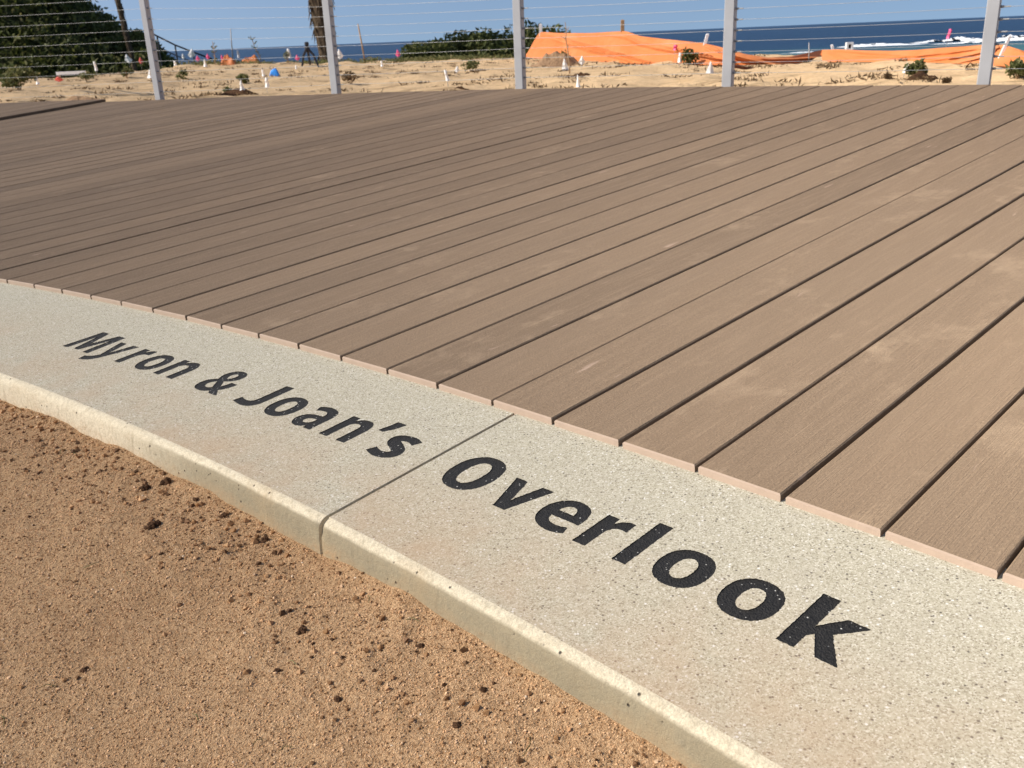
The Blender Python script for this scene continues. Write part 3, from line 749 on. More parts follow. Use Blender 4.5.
xs = np.concatenate([np.arange(-60, -12, 1.0), np.arange(-12, 9, .07), np.arange(9, 60, 1.0)])
ys = np.concatenate([np.arange(-40, 3, 1.0), np.arange(3, 26, .085), np.arange(26, 60, .8)])
Vt, q, X, Y = grid(xs, ys)
me = np_mesh('sand', Vt, q, True)
at = me.attributes.new('slope', 'FLOAT', 'POINT')
at.data.foreach_set('value', np.clip((Y - np.interp(X, ex, ey) - .2) / .8, 0, 1).ravel().astype(np.float32))
o = link('sand', me, M['sand']); props(o, kind='structure')

def hit(px, py, zoff=0.0):
    d = ray_dir(px, py).normalized(); t = 3.0; last = None
    while t < 60:
        p = CAM + d * t
        if p.z <= float(sand_z(p.x, p.y)) + zoff: return p
        t += .02 + t * .002
    # no ground on this ray: use the flat level
    t = (.285 - CAMZ) / d.z if d.z < -1e-4 else 25
    return CAM + d * min(t, 26)
def atY(px, py, Yd):
    d = ray_dir(px, py); return CAM + d * (Yd / d.y)
def ground(x, y): return Vector((x, y, float(sand_z(x, y))))

# ------------------------------------------------------------------ sea, surf
zs = -9.3
me = np_mesh('sea', [(-26000, -3000, 0), (26000, -3000, 0), (26000, 40000, 0), (-26000, 40000, 0)], [(0, 1, 2, 3)])
o = link('sea', me, M['sea']); o.location = (0, 0, zs); props(o, kind='structure')
def foam(lines, name):
    VV = []; FF = []
    for (x0, x1, y0, wid, hgt, seed) in lines:
        nx = int((x1 - x0) / 1.0); ny = 8
        xs_ = np.linspace(x0, x1, nx); b = len(VV)
        for i, x in enumerate(xs_):
            en = min(1, min(i, nx - 1 - i) / 12)
            wv = wid * en * (.35 + 1.3 * max(0, .5 + float(vnoise(x * .06, 2.0, seed)))); hh = hgt * en * (.3 + 1.2 * max(0, .55 + float(fbm(x * .16, 5.0, 3, seed + 3))))
            yc = y0 + 9 * float(vnoise(x * .02, 7, seed)) + (x - x0) * .03
            for j in range(ny):
                t = j / (ny - 1); a = math.sin(t * math.pi) ** .8
                VV.append((x + random.uniform(-.3, .3), yc + (t - .5) * wv + random.uniform(-.3, .3), zs + .03 + hh * a * (.75 + .5 * random.random())))
        for i in range(nx - 1):
            for j in range(ny - 1):
                if float(fbm(xs_[i] * .22, j * .5, 3, seed + 60)) < -.22: continue
                FF.append((b + i * ny + j, b + (i + 1) * ny + j, b + (i + 1) * ny + j + 1, b + i * ny + j + 1))
    o = link(name, np_mesh(name, VV, FF, True), M['foam']); return o
o = foam([(148, 190, 430, 20, .6, 1), (182, 214, 415, 16, .45, 5), (205, 300, 432, 26, .7, 2), (190, 330, 455, 8, 1.0, 9), (80, 114, 322, 9, .4, 4), (84, 99, 362, 7, .5, 3), (104, 126, 372, 5, .4, 7), (225, 340, 392, 12, .5, 6), (60, 80, 395, 4, .3, 12)], 'surf')
props(o, 'white breaking surf on the sea', None, None, 'stuff')

# ------------------------------------------------------------------ foliage
def leaves(C, size, squash=.6, seed=1):
    r = np.random.default_rng(seed); n = len(C)
    a = r.normal(size=(n, 3)); a /= np.linalg.norm(a, axis=1, keepdims=True)
    b = r.normal(size=(n, 3)); b -= a * (a * b).sum(1, keepdims=True); b /= np.linalg.norm(b, axis=1, keepdims=True)
    c = np.cross(a, b)
    s = np.broadcast_to(np.asarray(size, float), (n,))[:, None] * r.uniform(.6, 1.4, (n, 1))
    V = np.stack([C - a * s, C + b * s * squash * .6 + c * s * .12, C + a * s, C - b * s * squash * .6 + c * s * .12], 1).reshape(-1, 3)
    return V, np.arange(4 * n).reshape(-1, 4)
def blob_points(c, rad, n, r):
    d = r.normal(size=(n, 3)); d /= np.linalg.norm(d, axis=1, keepdims=True)
    k = r.random((n, 1)) ** .35
    return np.asarray(c) + d * k * np.asarray(rad)

# hillside on the left, covered with coastal scrub
def hill_z(x, y):
    y = np.asarray(y, float); x = np.asarray(x, float) * 40 / np.maximum(y, 30)
    px = np.array([-80, -38, -25, -19.5, -17.0, -16.5, -16.1, -15.7, -15.2, -14.3, -13.9, -13.5, -13.25, -12.8, -11, -6])
    pz = np.array([52, 26, 12.5, 6.4, 3.0, 2.2, 1.7, 1.65, 1.25, 1.2, .75, .2, -.2, -1.8, -6, -12])
    top = np.interp(x, px, pz)
    k = np.clip((y - 30) / 8, 0, 1); k = k * k * (3 - 2 * k)
    foot = -1.4
    z = foot + (top - foot) * k
    z = np.where(top < foot, top, z)
    return z + .5 * fbm(x * .25, y * .25, 4, 90) * np.clip(k + .1, 0, 1)
hx = np.arange(-80, -8, .8); hy = np.arange(24, 66, .8)
X, Y = np.meshgrid(hx, hy); Z = hill_z(X, Y) - .35; i = np.arange(X.size).reshape(X.shape)
q = np.stack([i[:-1, :-1], i[:-1, 1:], i[1:, 1:], i[1:, :-1]], -1).reshape(-1, 4)
o = link('hill', np_mesh('hill', np.stack([X.ravel(), Y.ravel(), Z.ravel()], 1), q, True), M['hill']); props(o, kind='structure')
r = np.random.default_rng(5); pts = []; sizes = []
for k in range(3000):
    y = r.uniform(27, 46); x = r.uniform(-36, -13.2) * y / 40
    z = float(hill_z(x, y)); s = r.uniform(.3, .85) * (1.0 if x * 40 / y < -15.5 else .5)
    n = int(95 * s + 30); pts.append(blob_points((x, y, z + s * .15), (s, s, s * .8), n, r)); sizes.append(np.full(n, .058 + .055 * r.random()))
P = np.concatenate(pts); o = link('hillside_scrub', np_mesh('hillside_scrub', *leaves(P, np.concatenate(sizes), .8, 6)), M['shrub'])
props(o, 'dense dark green scrub covering the hillside', None, None, 'stuff')

def bush(name, c, rad, n, ls, mat, label, cat='bush', group=None, stem=True, lobes=7, seed=1):
    r = np.random.default_rng(seed); e = empty(name, c); P = []
    for k in range(lobes):
        a = r.uniform(0, 6.28); d = r.uniform(.1, .62)
        rr = r.uniform(.38, .62)
        P.append(blob_points((math.cos(a) * d * rad[0], math.sin(a) * d * rad[1], rad[2] * (.45 + .75 * r.random() * (1 - d * .6))), (rad[0] * rr, rad[1] * rr, rad[2] * rr * .8), n // lobes, r))
    P = np.concatenate(P); P = P[P[:, 2] > -.02]; P[:, 2] *= rad[2] * 1.5 / np.percentile(P[:, 2], 99)
    link('foliage', np_mesh('foliage', *leaves(P, ls, .7, seed)), mat, e)
    if stem:
        mb = MB()
        for k in range(6):
            a = r.uniform(0, 6.28); d = r.uniform(.2, .6)
            mb.tube([(0, 0, -.05), (math.cos(a) * d * rad[0] * .4, math.sin(a) * d * rad[1] * .4, rad[2] * .5), (math.cos(a) * d * rad[0], math.sin(a) * d * rad[1], rad[2] * 1.0)], [max(.004, rad[2] * .03), rad[2] * .02, .002], 5)
        mb.build('stem', M['wood'], e)
    return props(e, label, cat, group)

# dark shrub mass behind the sand, left of the orange sheet
for k, (px, pt, w, lab) in enumerate([(428, 43.5, 1.0, 'low dark bush at the left end of the row beside the open sea'), (456, 36.5, 1.15, 'rounded dark bush, second from the left in the row'),
      (478, 36.5, .9, 'dark bush in the middle of the row before the post'), (508, 29, 1.25, 'tallest dark bush standing behind the middle railing post'), (530, 31, .9, 'dark bush partly hidden by the left end of the orange sheet')]):
    Yd = 24.0 + .6 * (k % 2); top = atY(px, pt, Yd); base_z = -.25
    bush('dark_bush', (top.x, Yd, base_z), (w * 1.05, w, (top.z - base_z) * .68), 4200, .065, M['bush'], lab, 'bush', 'row of dark bushes beyond the sand', True, 9, 30 + k)

# ground cover along the bluff edge on the left
r = np.random.default_rng(9); P = []
for k in range(420):
    x = r.uniform(-7.2, -2.2) if k < 300 else r.uniform(-2.2, .2); y = float(np.interp(x, ex, ey)) + r.uniform(-1.1, .8)
    if r.random() < .45 and k < 300: continue
    z = float(sand_z(x, y)); s = r.uniform(.05, .16); P.append(blob_points((x, y, z + .02), (s * 1.6, s * 1.6, s * .55), 26, r))
P = np.concatenate(P); o = link('ground_cover', np_mesh('ground_cover', *leaves(P, .035, .5, 4)), M['herb']); props(o, 'low green plants creeping along the bluff edge', None, None, 'stuff')
# dry tufts and twigs strewn over the sand
P = []; r = np.random.default_rng(12); spots = []
for k in range(620):
    x = r.uniform(-8, 6); y = r.uniform(6.5, 21)
    e = float(np.interp(x, ex, ey))
    if y > e - .3 or float(sand_z(x, y)) < .1: continue
    s = r.uniform(.03, .12); P.append(blob_points((x, y, float(sand_z(x, y)) + .005), (s * 2.0, s, s * .25), 22, r))
P = np.concatenate(P); o = link('dry_litter', np_mesh('dry_litter', *leaves(P, .028, .35, 8)), M['dry']); props(o, 'dry brown plant litter strewn on the sand', None, None, 'stuff')

# palms: shaggy trunks whose crowns are above the picture
def palm(c, h, lean, r0, r1, label, seed):
    e = empty('palm_tree', c); rr = random.Random(seed); n = 26
    axis = [Vector((lean * (t / n) ** 1.3 * h, 0, h * t / n - .6)) for t in range(n + 1)]
    mb = MB(); mb.tube(axis, [r0 + (r1 - r0) * (t / n) for t in range(n + 1)], 12)
    for k in range(420):                         # old leaf bases
        t = rr.random() ** .7; i = min(n - 1, int(t * n)); p = axis[i] + (axis[i + 1] - axis[i]) * (t * n - i); a = rr.uniform(0, 6.28); ra = r0 + (r1 - r0) * t
        q = p + Vector((math.cos(a), math.sin(a), 0)) * ra * .85; d = Vector((math.cos(a), math.sin(a), 0))
        mb.tube([q, q + d * ra * .28 + Vector((0, 0, .10 * h / 6)), q + d * ra * rr.uniform(.3, .6) - Vector((0, 0, rr.uniform(.0, .18)))], [ra * .12, ra * .10, ra * .02], 4)
    mb.build('trunk', M['bark'], e)
    V = []; top = axis[-1]
    cr = MB()
    for k in range(26):
        a = k * 2.4; up = rr.uniform(-.2, .9); L_ = h * .38; pp = []
        for t in range(8):
            f = t / 7; pp.append(top + Vector((math.cos(a) * L_ * f, math.sin(a) * L_ * f, L_ * (up * f - .9 * f * f))))
        cr.tube(pp, [.03, .028, .024, .02, .016, .012, .008, .004], 4)
        for t in range(1, 8):
            for s_ in (-1, 1):
                for w_ in (0, .5):
                    b = pp[t - 1].lerp(pp[t], w_); sd = Vector((-math.sin(a), math.cos(a), 0)) * s_ * L_ * .22 * (1 - .5 * t / 8); tip = b + sd + Vector((math.cos(a) * .15, math.sin(a) * .15, -L_ * .08))
                    m_ = b.lerp(tip, .5) + Vector((0, 0, .03)); cr.add([b, m_ + Vector((math.cos(a), math.sin(a), 0)) * .03, tip, m_ - Vector((math.cos(a), math.sin(a), 0)) * .03], [(0, 1, 2, 3)])
    cr.build('crown', M['bush'], e)
    props(e, label, 'palm tree')
b = atY(329, 62, 23.6); palm((b.x, 23.6, float(sand_z(b.x, 22.2)) - .1), 7.5, -.055, .15, .52, 'thick shaggy palm trunk rising beside the second railing post from the left', 3)
b = atY(136, 62, 29.0); palm((b.x, 29.0, -.6), 9.0, -.09, .055, .12, 'thin leaning palm trunk before the dark green hillside', 4)

# ------------------------------------------------------------------ orange sheets
def sheet(name, stations, creases, stakes, label, back, seed):
    # stations: px, top y, bottom y.  bottom lies on the sand, top is held up by stakes further back
    e = None; st_ = np.array(stations, float); nx = int((st_[-1, 0] - st_[0, 0]) / 1.1); ny = 56
    px = np.linspace(st_[0, 0], st_[-1, 0], nx)
    ty = np.interp(px, st_[:, 0], st_[:, 1]); by = np.interp(px, st_[:, 0], st_[:, 2])
    k = np.ones(5) / 5; ty = np.convolve(np.pad(ty, 2, 'edge'), k, 'valid'); by = np.convolve(np.pad(by, 2, 'edge'), k, 'valid')
    bot = [hit(px[i], by[i], .0) for i in range(nx)]
    by_ = np.array([b.y for b in bot]); xx = np.linspace(-1, 1, nx); by_ = np.polyval(np.polyfit(xx, by_, 2), xx)
    rows = []
    for i in range(nx):
        B = atY(px[i], by[i], by_[i]); hgt = max(0.02, (by[i] - ty[i]) / FPX * by_[i])
        T = atY(px[i], ty[i], by_[i] + back * min(1, .25 + hgt / .35))
        row = []
        for j in range(ny + 2):
            t = min(1, j / ny)
            # slack cloth: falls steeply near the top, lies out at the bottom
            p = B.lerp(T, t); sag = -.10 * hgt * math.sin(t * math.pi)
            d = .34 * hgt * float(fbm(np.array(px[i] * .032), np.array(t * 1.6 - px[i] * .010), 5, seed)) * math.sin(min(1, t) * math.pi) ** .7
            for (x0, t0, x1, t1, dep, wd) in creases:
                f = (px[i] - x0) / (x1 - x0)
                if not 0 < f < 1: continue
                tc = t0 + (t1 - t0) * f + .03 * float(vnoise(px[i] * .09, x0)); dd = (t - tc) / wd
                en = math.sin(f * math.pi) ** .5 * min(1, (1 - t) * 5)
                if dd >= 0: d += en * 3.0 * dep * max(0, 1 - dd * 1.7) ** 1.6
                else: d += en * 3.0 * dep * max(0, 1 + dd * 12)
            p = p + Vector((0, -d, d * .12 + sag))
            if j > ny: p = p + Vector((0, .05, -.06))
            row.append(p)
        rows.append(row)
    org = rows[nx // 2][0].copy(); e = empty(name, org)
    V = [tuple(p - org) for r_ in rows for p in r_]; m = ny + 2
    F = [(i * m + j, (i + 1) * m + j, (i + 1) * m + j + 1, i * m + j + 1) for i in range(nx - 1) for j in range(m - 1)]
    link('fabric', np_mesh('fabric', V, F, True), M['tarp'], e)
    for (sx, sy_top, sy_bot, wpx, mat, lean) in stakes:
        i = int(np.argmin(abs(px - sx))); Tp = rows[i][ny]; Yd = Tp.y + .03
        a = atY(sx, sy_top, Yd); w = wpx / FPX * Yd; g = Vector((a.x - lean * (a.z - .1), Yd, .1))
        mb = MB(); ax = (a - g)
        q = [(-w / 2, -w / 3), (w / 2, -w / 3), (w / 2, w / 3), (-w / 2, w / 3)]
        n0 = [g + Vector((x, y, 0)) - org for x, y in q]; n1 = [a + Vector((x * .9, y * .9, 0)) - org for x, y in q]; n2 = [a + Vector((x * .5, y * .5, .012)) - org for x, y in q]
        mb.add(n0 + n1 + n2, [(3, 2, 1, 0), (8, 9, 10, 11)] + [(i_, (i_ + 1) % 4, 4 + (i_ + 1) % 4, 4 + i_) for i_ in range(4)] + [(4 + i_, 4 + (i_ + 1) % 4, 8 + (i_ + 1) % 4, 8 + i_) for i_ in range(4)])
        mb.build('stake', M[mat], e)
    props(e, label, 'tarp', 'orange construction sheets on the bluff edge')
sheet('orange_sheet', [(526, 55.5, 57), (533, 42.5, 58), (539, 32, 58.5), (545, 32, 59), (560, 33, 60), (590, 33, 62), (614, 31.5, 63), (626, 31, 63.5), (640, 36, 64), (660, 38.5, 64.5), (690, 41.5, 65), (706, 43.5, 65), (725, 48, 65), (745, 54, 65), (768, 57.5, 64.5), (790, 56.5, 63.5), (810, 52.5, 62.5), (826, 49, 62)],
      [(541, .97, 652, .03, .12, .26), (552, .80, 632, .06, .10, .18), (590, .99, 735, .28, .06, .34), (655, .72, 712, .50, .07, .22), (704, .95, 768, .12, .08, .3), (703, .85, 738, .02, .06, .26), (760, .8, 826, .4, .04, .35)],
      [(540.5, 24.5, 33, 3.0, 'white', 0), (622.5, 20.5, 34, 3.6, 'wood', 0), (707.5, 34.5, 45, 3.0, 'white', .25)],
      'large orange fabric sheet slumped over stakes with long folds, middle of the bluff edge', .45, 200)
sheet('orange_sheet', [(822, 50, 62), (835, 49, 62), (860, 50.3, 62), (890, 50.8, 62), (915, 50.0, 62), (940, 47.8, 63), (965, 46.3, 64), (988, 44.3, 65.5), (1000, 43.8, 66), (1010, 46.5, 67), (1024, 51, 68), (1050, 59, 70), (1075, 68, 73)],
      [(999, .95, 880, .30, .07, .32), (999, .93, 925, .05, .08, .30), (998, .9, 955, .0, .06, .3), (1002, .95, 1050, .25, .07, .32), (832, .9, 910, .50, .05, .4), (826, .85, 850, .05, .05, .35), (850, .6, 960, .15, .04, .3)],
      [(1009.5, 36.8, 46, 3.0, 'white', .35), (832, 45.5, 50, 2.6, 'white', -.3)],
      'low orange fabric sheet stretched to a peak behind the rightmost railing post', .35, 300)

# dirt mound in front of the big sheet
def mound(px, py, w, h, lab, seed, mat='sand'):
    p = hit(px, py); n = 22; V = []; F = []
    for j in range(n):
        for i in range(n):
            x = (i / (n - 1) - .5) * 2; y = (j / (n - 1) - .5) * 2; d = math.hypot(x, y)
            f = max(0, 1 - d * d) ** 1.2; X_ = p.x + x * w; Y_ = p.y + y * w * .6
            z = float(sand_z(X_, Y_)) - .02 + (h * f * (1 + 1.1 * float(fbm(np.array(x * 3), np.array(y * 3), 4, seed))) if f else 0)
            V.append((X_ - p.x, Y_ - p.y, z - p.z))
    for j in range(n - 1):
        for i in range(n - 1): F.append((j * n + i, j * n + i + 1, (j + 1) * n + i + 1, (j + 1) * n + i))
    o = link('dirt_mound', np_mesh('dirt_mound', V, F, True), M[mat]); o.location = p; props(o, lab, 'dirt mound')
mound(556, 64, .42, .15, 'brown dirt mound below the left end of the big orange sheet', 5, 'mound')
mound(581, 76, .17, .045, 'small dark heap of dirt beside two white flags before the orange sheet', 6, 'clod')
mound(236, 94, .26, .05, 'dark heap of dirt at the foot of a white flag by the deck edge', 7, 'clod')
mound(84, 99, .24, .05, 'low brown heap at the deck edge left of the leftmost visible post', 8, 'mound')
mound(462, 89, .10, .03, 'tiny dark heap at the deck edge beside a leaning white tag', 9, 'clod')
mound(921, 79, .16, .05, 'dark low heap standing in for the shadow of the leafy plant near the right post', 10, 'clod')  # dark heap put where the plant's shadow falls, stands in for that shade

# ------------------------------------------------------------------ markers
def flag(px, py, hpx, mat, label, lean=0.0, shape='sail', wpx=4.0, group='white marker flags on the sand'):
    p = hit(px, py); D = p.length if False else math.hypot(p.x, p.y); H = hpx / FPX * D; W = wpx / FPX * D
    e = empty('marker_flag', p); mb = MB(); mb.tube([(0, 0, -.08), (lean * H * .5, 0, H * .5), (lean * H, 0, H * 1.02)], .0022, 5); mb.build('wire_stem', M['wire'], e)
    n = 6; V = []; F = []; rr = random.Random(int(px * 7 + py))
    for side in (0, 1):
        for j in range(n + 1):
            t = j / n
            if shape == 'sail': w = W * (1 - t) ** .8 * .5 + .002; z = H * (.04 + .96 * t)
            elif shape == 'top': w = W * .5; z = H * (.68 + .32 * t)
            elif shape == 'tag': w = W * .5 * (1 - .35 * t); z = H * (.35 + .65 * t)
            else: w = W * .5 * (t / .3 if t < .3 else (1 - t) / .7) + .003; z = H * (.38 + .62 * t)
            off = .012 * math.sin(t * 5 + rr.random())
            for s_ in (-1, 0, 1):
                y = (.02 if s_ == 0 else 0) * (1 if side == 0 else -1) * -1 * (1 - t * .5) + off
                V.append((lean * z + s_ * w + W * .08, y + (.004 if side else 0), z))
    m = 3 * (n + 1)
    for side in (0, 1):
        for j in range(n):
            for s_ in range(2):
                a = side * m + j * 3 + s_; f = (a, a + 1, a + 4, a + 3); F.append(f if side == 0 else f[::-1])
    for j in range(n):
        for s_ in (0, 2):
            a = j * 3 + s_; F.append((a, a + 3, a + 3 + m, a + m))
    F += [(0, m, m + 1, 1), (1, m + 1, m + 2, 2), (3 * n, 3 * n + 1, 3 * n + 1 + m, 3 * n + m), (3 * n + 1, 3 * n + 2, 3 * n + 2 + m, 3 * n + 1 + m)]
    link('flag', np_mesh('flag', V, F), M[mat], e)
    return props(e, label, 'marker flag', group)
W_ = 'white'
flag(38, 88, 8.5, W_, 'small white tag in the sand below the dark hillside, nearest the left edge', .05, 'tag', 3)
flag(97, 76, 12, W_, 'thin white flag standing right of the white board by the hillside', -.02, 'tag', 2.6)
flag(131, 69, 12.5, W_, 'white triangular flag before the hillside left of the leftmost visible post', -.2, 'leaf', 7)
flag(150, 78.5, 8, W_, 'white tag half hidden behind the leftmost visible railing post', .1, 'sail', 6)
flag(175.5, 68, 6, W_, 'tiny white tag just right of the leftmost visible post', 0, 'tag', 2.5)
flag(190, 64, 13, W_, 'large tilted white flag against the sea right of the leftmost visible post', .25, 'leaf', 7)
flag(183.5, 63, 8, W_, 'small white flag left of the large tilted white flag', .05, 'leaf', 3)
flag(205, 67, 7, W_, 'small white tag right of the large tilted white flag', .05, 'sail', 3)
flag(239, 62, 10, W_, 'thin upright white flag between the small orange scraps', 0, 'tag', 2.4)
flag(242, 94, 12.5, W_, 'white conical flag in a dark dirt heap by the deck edge', .02, 'sail', 5)
flag(263.5, 80, 9, W_, 'white tag left of the blue scrap', .02, 'tag', 3)
flag(267, 92.5, 13, W_, 'white tag with shaded side at the deck edge below the blue scrap', .08, 'tag', 4)
flag(290.5, 63, 12.5, W_, 'tall white flag beside a pink flag and green stems, left of the palm', -.08, 'tag', 3.2)
flag(296, 71, 5, W_, 'tiny white tag on the sand below the round pink flag', .1, 'tag', 2)
flag(340, 66, 15, W_, 'white triangular flag sticking out right of the second post', .0, 'leaf', 7)
flag(382, 69.5, 7.5, W_, 'small white tag alone on the sand between the second and middle posts', 0, 'tag', 2.5)
flag(456, 76.5, 9, W_, 'pale white flag among dry stems before the dark bushes', .15, 'leaf', 5)
flag(449, 87, 15.5, W_, 'leaning white tag at the deck edge before the dark bushes', -.2, 'tag', 3.4)
flag(565, 71.5, 11.5, W_, 'white sail shaped flag left of its twin before the orange sheet', -.1, 'sail', 7)
flag(581, 70.5, 13, W_, 'white sail shaped flag right of the bare sapling before the orange sheet', .05, 'leaf', 6)
flag(578, 87.5, 11.5, W_, 'narrow white cone at the deck edge right of the middle post', -.05, 'sail', 3.6)
flag(679, 67.5, 13, W_, 'white tag beside the dark shrub before the orange sheet', .02, 'tag', 3.2)
flag(709.5, 74, 11, W_, 'broad white flag left of the fourth post', 0, 'sail', 7.5)
flag(902.5, 78, 12.5, W_, 'white stake tag leaning at the left side of the leafy plant', .22, 'tag', 2.4)
PK = 'pink marker flags on the bluff edge'
flag(59, 85, 7, 'coral', 'round coral pink flag low on the sand below the white board', .0, 'leaf', 8, PK)
flag(141.5, 68, 9, 'coral', 'coral red flag just left of the leftmost visible post', .0, 'leaf', 4.5, PK)
flag(198, 65, 8, 'pink', 'pink flag left of its twin, right of the large white flag', .05, 'leaf', 4, PK)
flag(208, 63.5, 8.5, 'pink', 'pink flag right of its twin, left of the flowering sapling', .05, 'leaf', 3.6, PK)
flag(297.5, 64, 8, 'pink', 'round pink flag beside the tall white flag, left of the palm', .0, 'leaf', 4.5, PK)
flag(398, 62, 11, 'pink', 'lone pink flag against the sea left of the dark bushes', .0, 'leaf', 5, PK)
flag(674.5, 62, 15, 'pink', 'pink flag above the dark shrub before the orange sheet', .02, 'top', 3.6, PK)
flag(943, 60, 25, 'pink', 'tall pink flag against the surf left of the rightmost post', .12, 'top', 2.6, PK)
flag(223, 64, 8, 'pink', 'pink flag touching the left orange scrap', -.05, 'leaf', 3, PK)

# white board low on the left
p = hit(72, 78); D = p.y; e = empty('white_board', p, .05); w = 27 / FPX * D
mb = MB(); mb.box((0, 0, .075), (w, .04, .045), 0, .004); mb.build('board', M['white'], e)
for s_ in (-1, 1):
    mb = MB(); mb.box((s_ * w * .42, 0, .0), (.03, .03, .15)); mb.build('leg', M['wood'], e)
props(e, 'long white board on short legs on the sand before the dark hillside', 'board')
# white sign box with a dark opening on the right sheet
p = atY(849, 50, 11.4); e = empty('white_marker_box', p); w = 6.5 / FPX * 11.4; h = 7 / FPX * 11.4
mb = MB(); mb.box((-w * .36, 0, h / 2), (w * .28, .05, h)); mb.box((w * .36, 0, h / 2), (w * .28, .05, h)); mb.box((0, 0, h * .86), (w * .43, .048, h * .27)); mb.box((0, 0, h * .11), (w * .43, .048, h * .22)); mb.build('frame', M['white'], e)
mb = MB(); mb.box((0, .012, h * .48), (w * .43, .01, h * .51)); mb.build('opening', M['dark'], e)
mb = MB(); mb.box((0, .06, -.25), (.03, .03, .6)); mb.build('stake', M['wood'], e)
props(e, 'small white marker box with a dark opening above the right orange sheet', 'marker box')
# crumpled scraps
def scrap(px, py, wpx, hpx, mat, label, cat, seed):
    p = hit(px, py); D = p.y; w = wpx / FPX * D; h = hpx / FPX * D; n = 12; V = []; F = []
    for k in (0, 1):
        for j in range(n):
            for i in range(n):
                x = i / (n - 1) - .5; y = j / (n - 1) - .5; f = max(0, 1 - 16 * max(abs(x), abs(y)) ** 4)
                V.append((x * w, y * w * .7, h * f * (.75 + .9 * float(fbm(np.array(x * 4), np.array(y * 4), 3, seed))) - .004 * k))
    for k in (0, 1):
        for j in range(n - 1):
            for i in range(n - 1):
                a = k * n * n + j * n + i; f = (a, a + 1, a + n + 1, a + n); F.append(f if k == 0 else f[::-1])
    o = link('crumpled_scrap', np_mesh('crumpled_scrap', V, F, True), M[mat]); o.location = p; props(o, label, cat)
scrap(275, 76, 9, 6, 'blue', 'crumpled bright blue plastic scrap on the sand', 'plastic scrap', 1)
scrap(229, 65, 13, 9, 'tarp', 'orange fabric scrap draped on the bluff edge, left one', 'fabric scrap', 2)
scrap(251, 63, 16, 6, 'tarp', 'low orange fabric scrap beside a sapling on the bluff edge, right one', 'fabric scrap', 3)

# small plants
def herb(px, py, wpx, hpx, label, mat='herb', n=420, seed=1, ls=.024):
    n = int(n * .55)
    p = hit(px, py); D = p.y; w = wpx / FPX * D / 2; h = hpx / FPX * D
    return bush('small_plant', p, (w * 1.3, w * 1.1, h * .62), n, ls, M[mat], label, 'plant', 'small plants in the sand', True, 6, seed)
herb(914, 79, 17, 18, 'leafy green plant in the sand left of the rightmost post', n=700, seed=21)
herb(1016, 80, 22, 18, 'leafy green plant at the right edge of the sand', n=700, seed=22)
herb(20, 90, 34, 22, 'large green shrub at the foot of the hillside, leftmost in the sand', n=1500, seed=23, ls=.03)
herb(128, 79, 11, 11, 'green plant under a white flag left of the leftmost visible post', n=450, seed=24)
herb(88, 82, 16, 9, 'sparse green plant beside the white board', n=300, seed=25)
herb(242, 84, 13, 9, 'green plant behind the white conical flag', n=350, seed=26)
herb(229, 94, 8, 6, 'small green plant in the dark heap left of the white conical flag', n=220, seed=27)
herb(183, 79, 12, 9, 'dry green plant right of the leftmost visible post', n=240, seed=28)
herb(351, 84, 14, 12, 'dry brown plant on the sand right of the second post', 'dry', 200, 29)
herb(471, 72, 16, 11, 'dull green plant before the dark bushes', n=420, seed=30)
herb(688, 65, 13, 15, 'dark green shrub before the middle of the orange sheet', 'bush', 520, 31)
herb(565, 61, 10, 10, 'green plant on the dirt mound below the orange sheet', n=300, seed=32)
herb(288, 63, 6, 11, 'green stems left of the tall white flag', n=200, seed=33)
herb(862, 62, 14, 4, 'low dry plant at the foot of the right orange sheet', 'dry', 160, 34)
herb(888, 79, 6, 4, 'tiny dry plant by the deck edge near the leafy plant', 'dry', 120, 35)
herb(946, 83, 8, 4, 'tiny dry tuft at the deck edge left of the rightmost post', 'dry', 120, 36)

# thin saplings and poles
def sapling(px, py, top, label, lean, seed, twigs=10, leafy=True, rad=.008):
    p = hit(px, py); D = p.y; H = (py - top) / FPX * D; e = empty('sapling', p); rr = random.Random(seed)
    pts = [Vector((lean * H * t / 6 + rr.uniform(-.01, .01), rr.uniform(-.01, .01), H * t / 6 - .03 * (t == 0))) for t in range(7)]
    mb = MB(); mb.tube(pts, [rad * (1 - .1 * t) for t in range(7)], 6); C = []
    for k in range(twigs):
        t = rr.uniform(.15, .95); q = pts[int(t * 6)]; a = rr.uniform(0, 6.28); l = H * rr.uniform(.06, .14)
        tip = q + Vector((math.cos(a) * l, math.sin(a) * l * .6, l * .8)); mb.tube([q, tip], [rad * .4, rad * .15], 4); C += [tuple(q.lerp(tip, f)) for f in (.4, .6, .8, 1, 1.1)]
    mb.build('stem', M['wood'], e)
    if leafy: link('foliage', np_mesh('foliage', *leaves(np.array(C), .028, .6, seed)), M['herb'], e)
    props(e, label, 'sapling')
sapling(570, 74, 28, 'bare thin sapling before the left half of the orange sheet', -.09, 1, 14, False, .009)
sapling(215.5, 65, 44, 'thin green sapling with an orange flower against the sea', .02, 2, 12, True, .012)
sapling(262, 62, 38.5, 'dark leaning sapling beside the right orange scrap', -.35, 3, 16, True, .014)
p = hit(218.5, 66); mb = MB(); mb.tube([(0, 0, 0), (0, 0, .25)], .002, 5)
def pole(px, py, top, xtop, rad, mat, label, name='pole', cat='pole'):
    p = hit(px, py); a = atY(xtop, top, p.y); d = a - p
    mb = MB(); mb.tube([Vector((0, 0, -.1)), d * .5, d], [rad, rad * .9, rad * .75], 8)
    mb.tube([d, d + d.normalized() * rad], [rad * .75, rad * .3], 8)
    o = mb.build(name, M[mat], None, True); o.location = p; props(o, label, cat)
pole(365.5, 63, 24.5, 358, .018, 'wood', 'thin leaning wooden pole against the sea right of the second post')
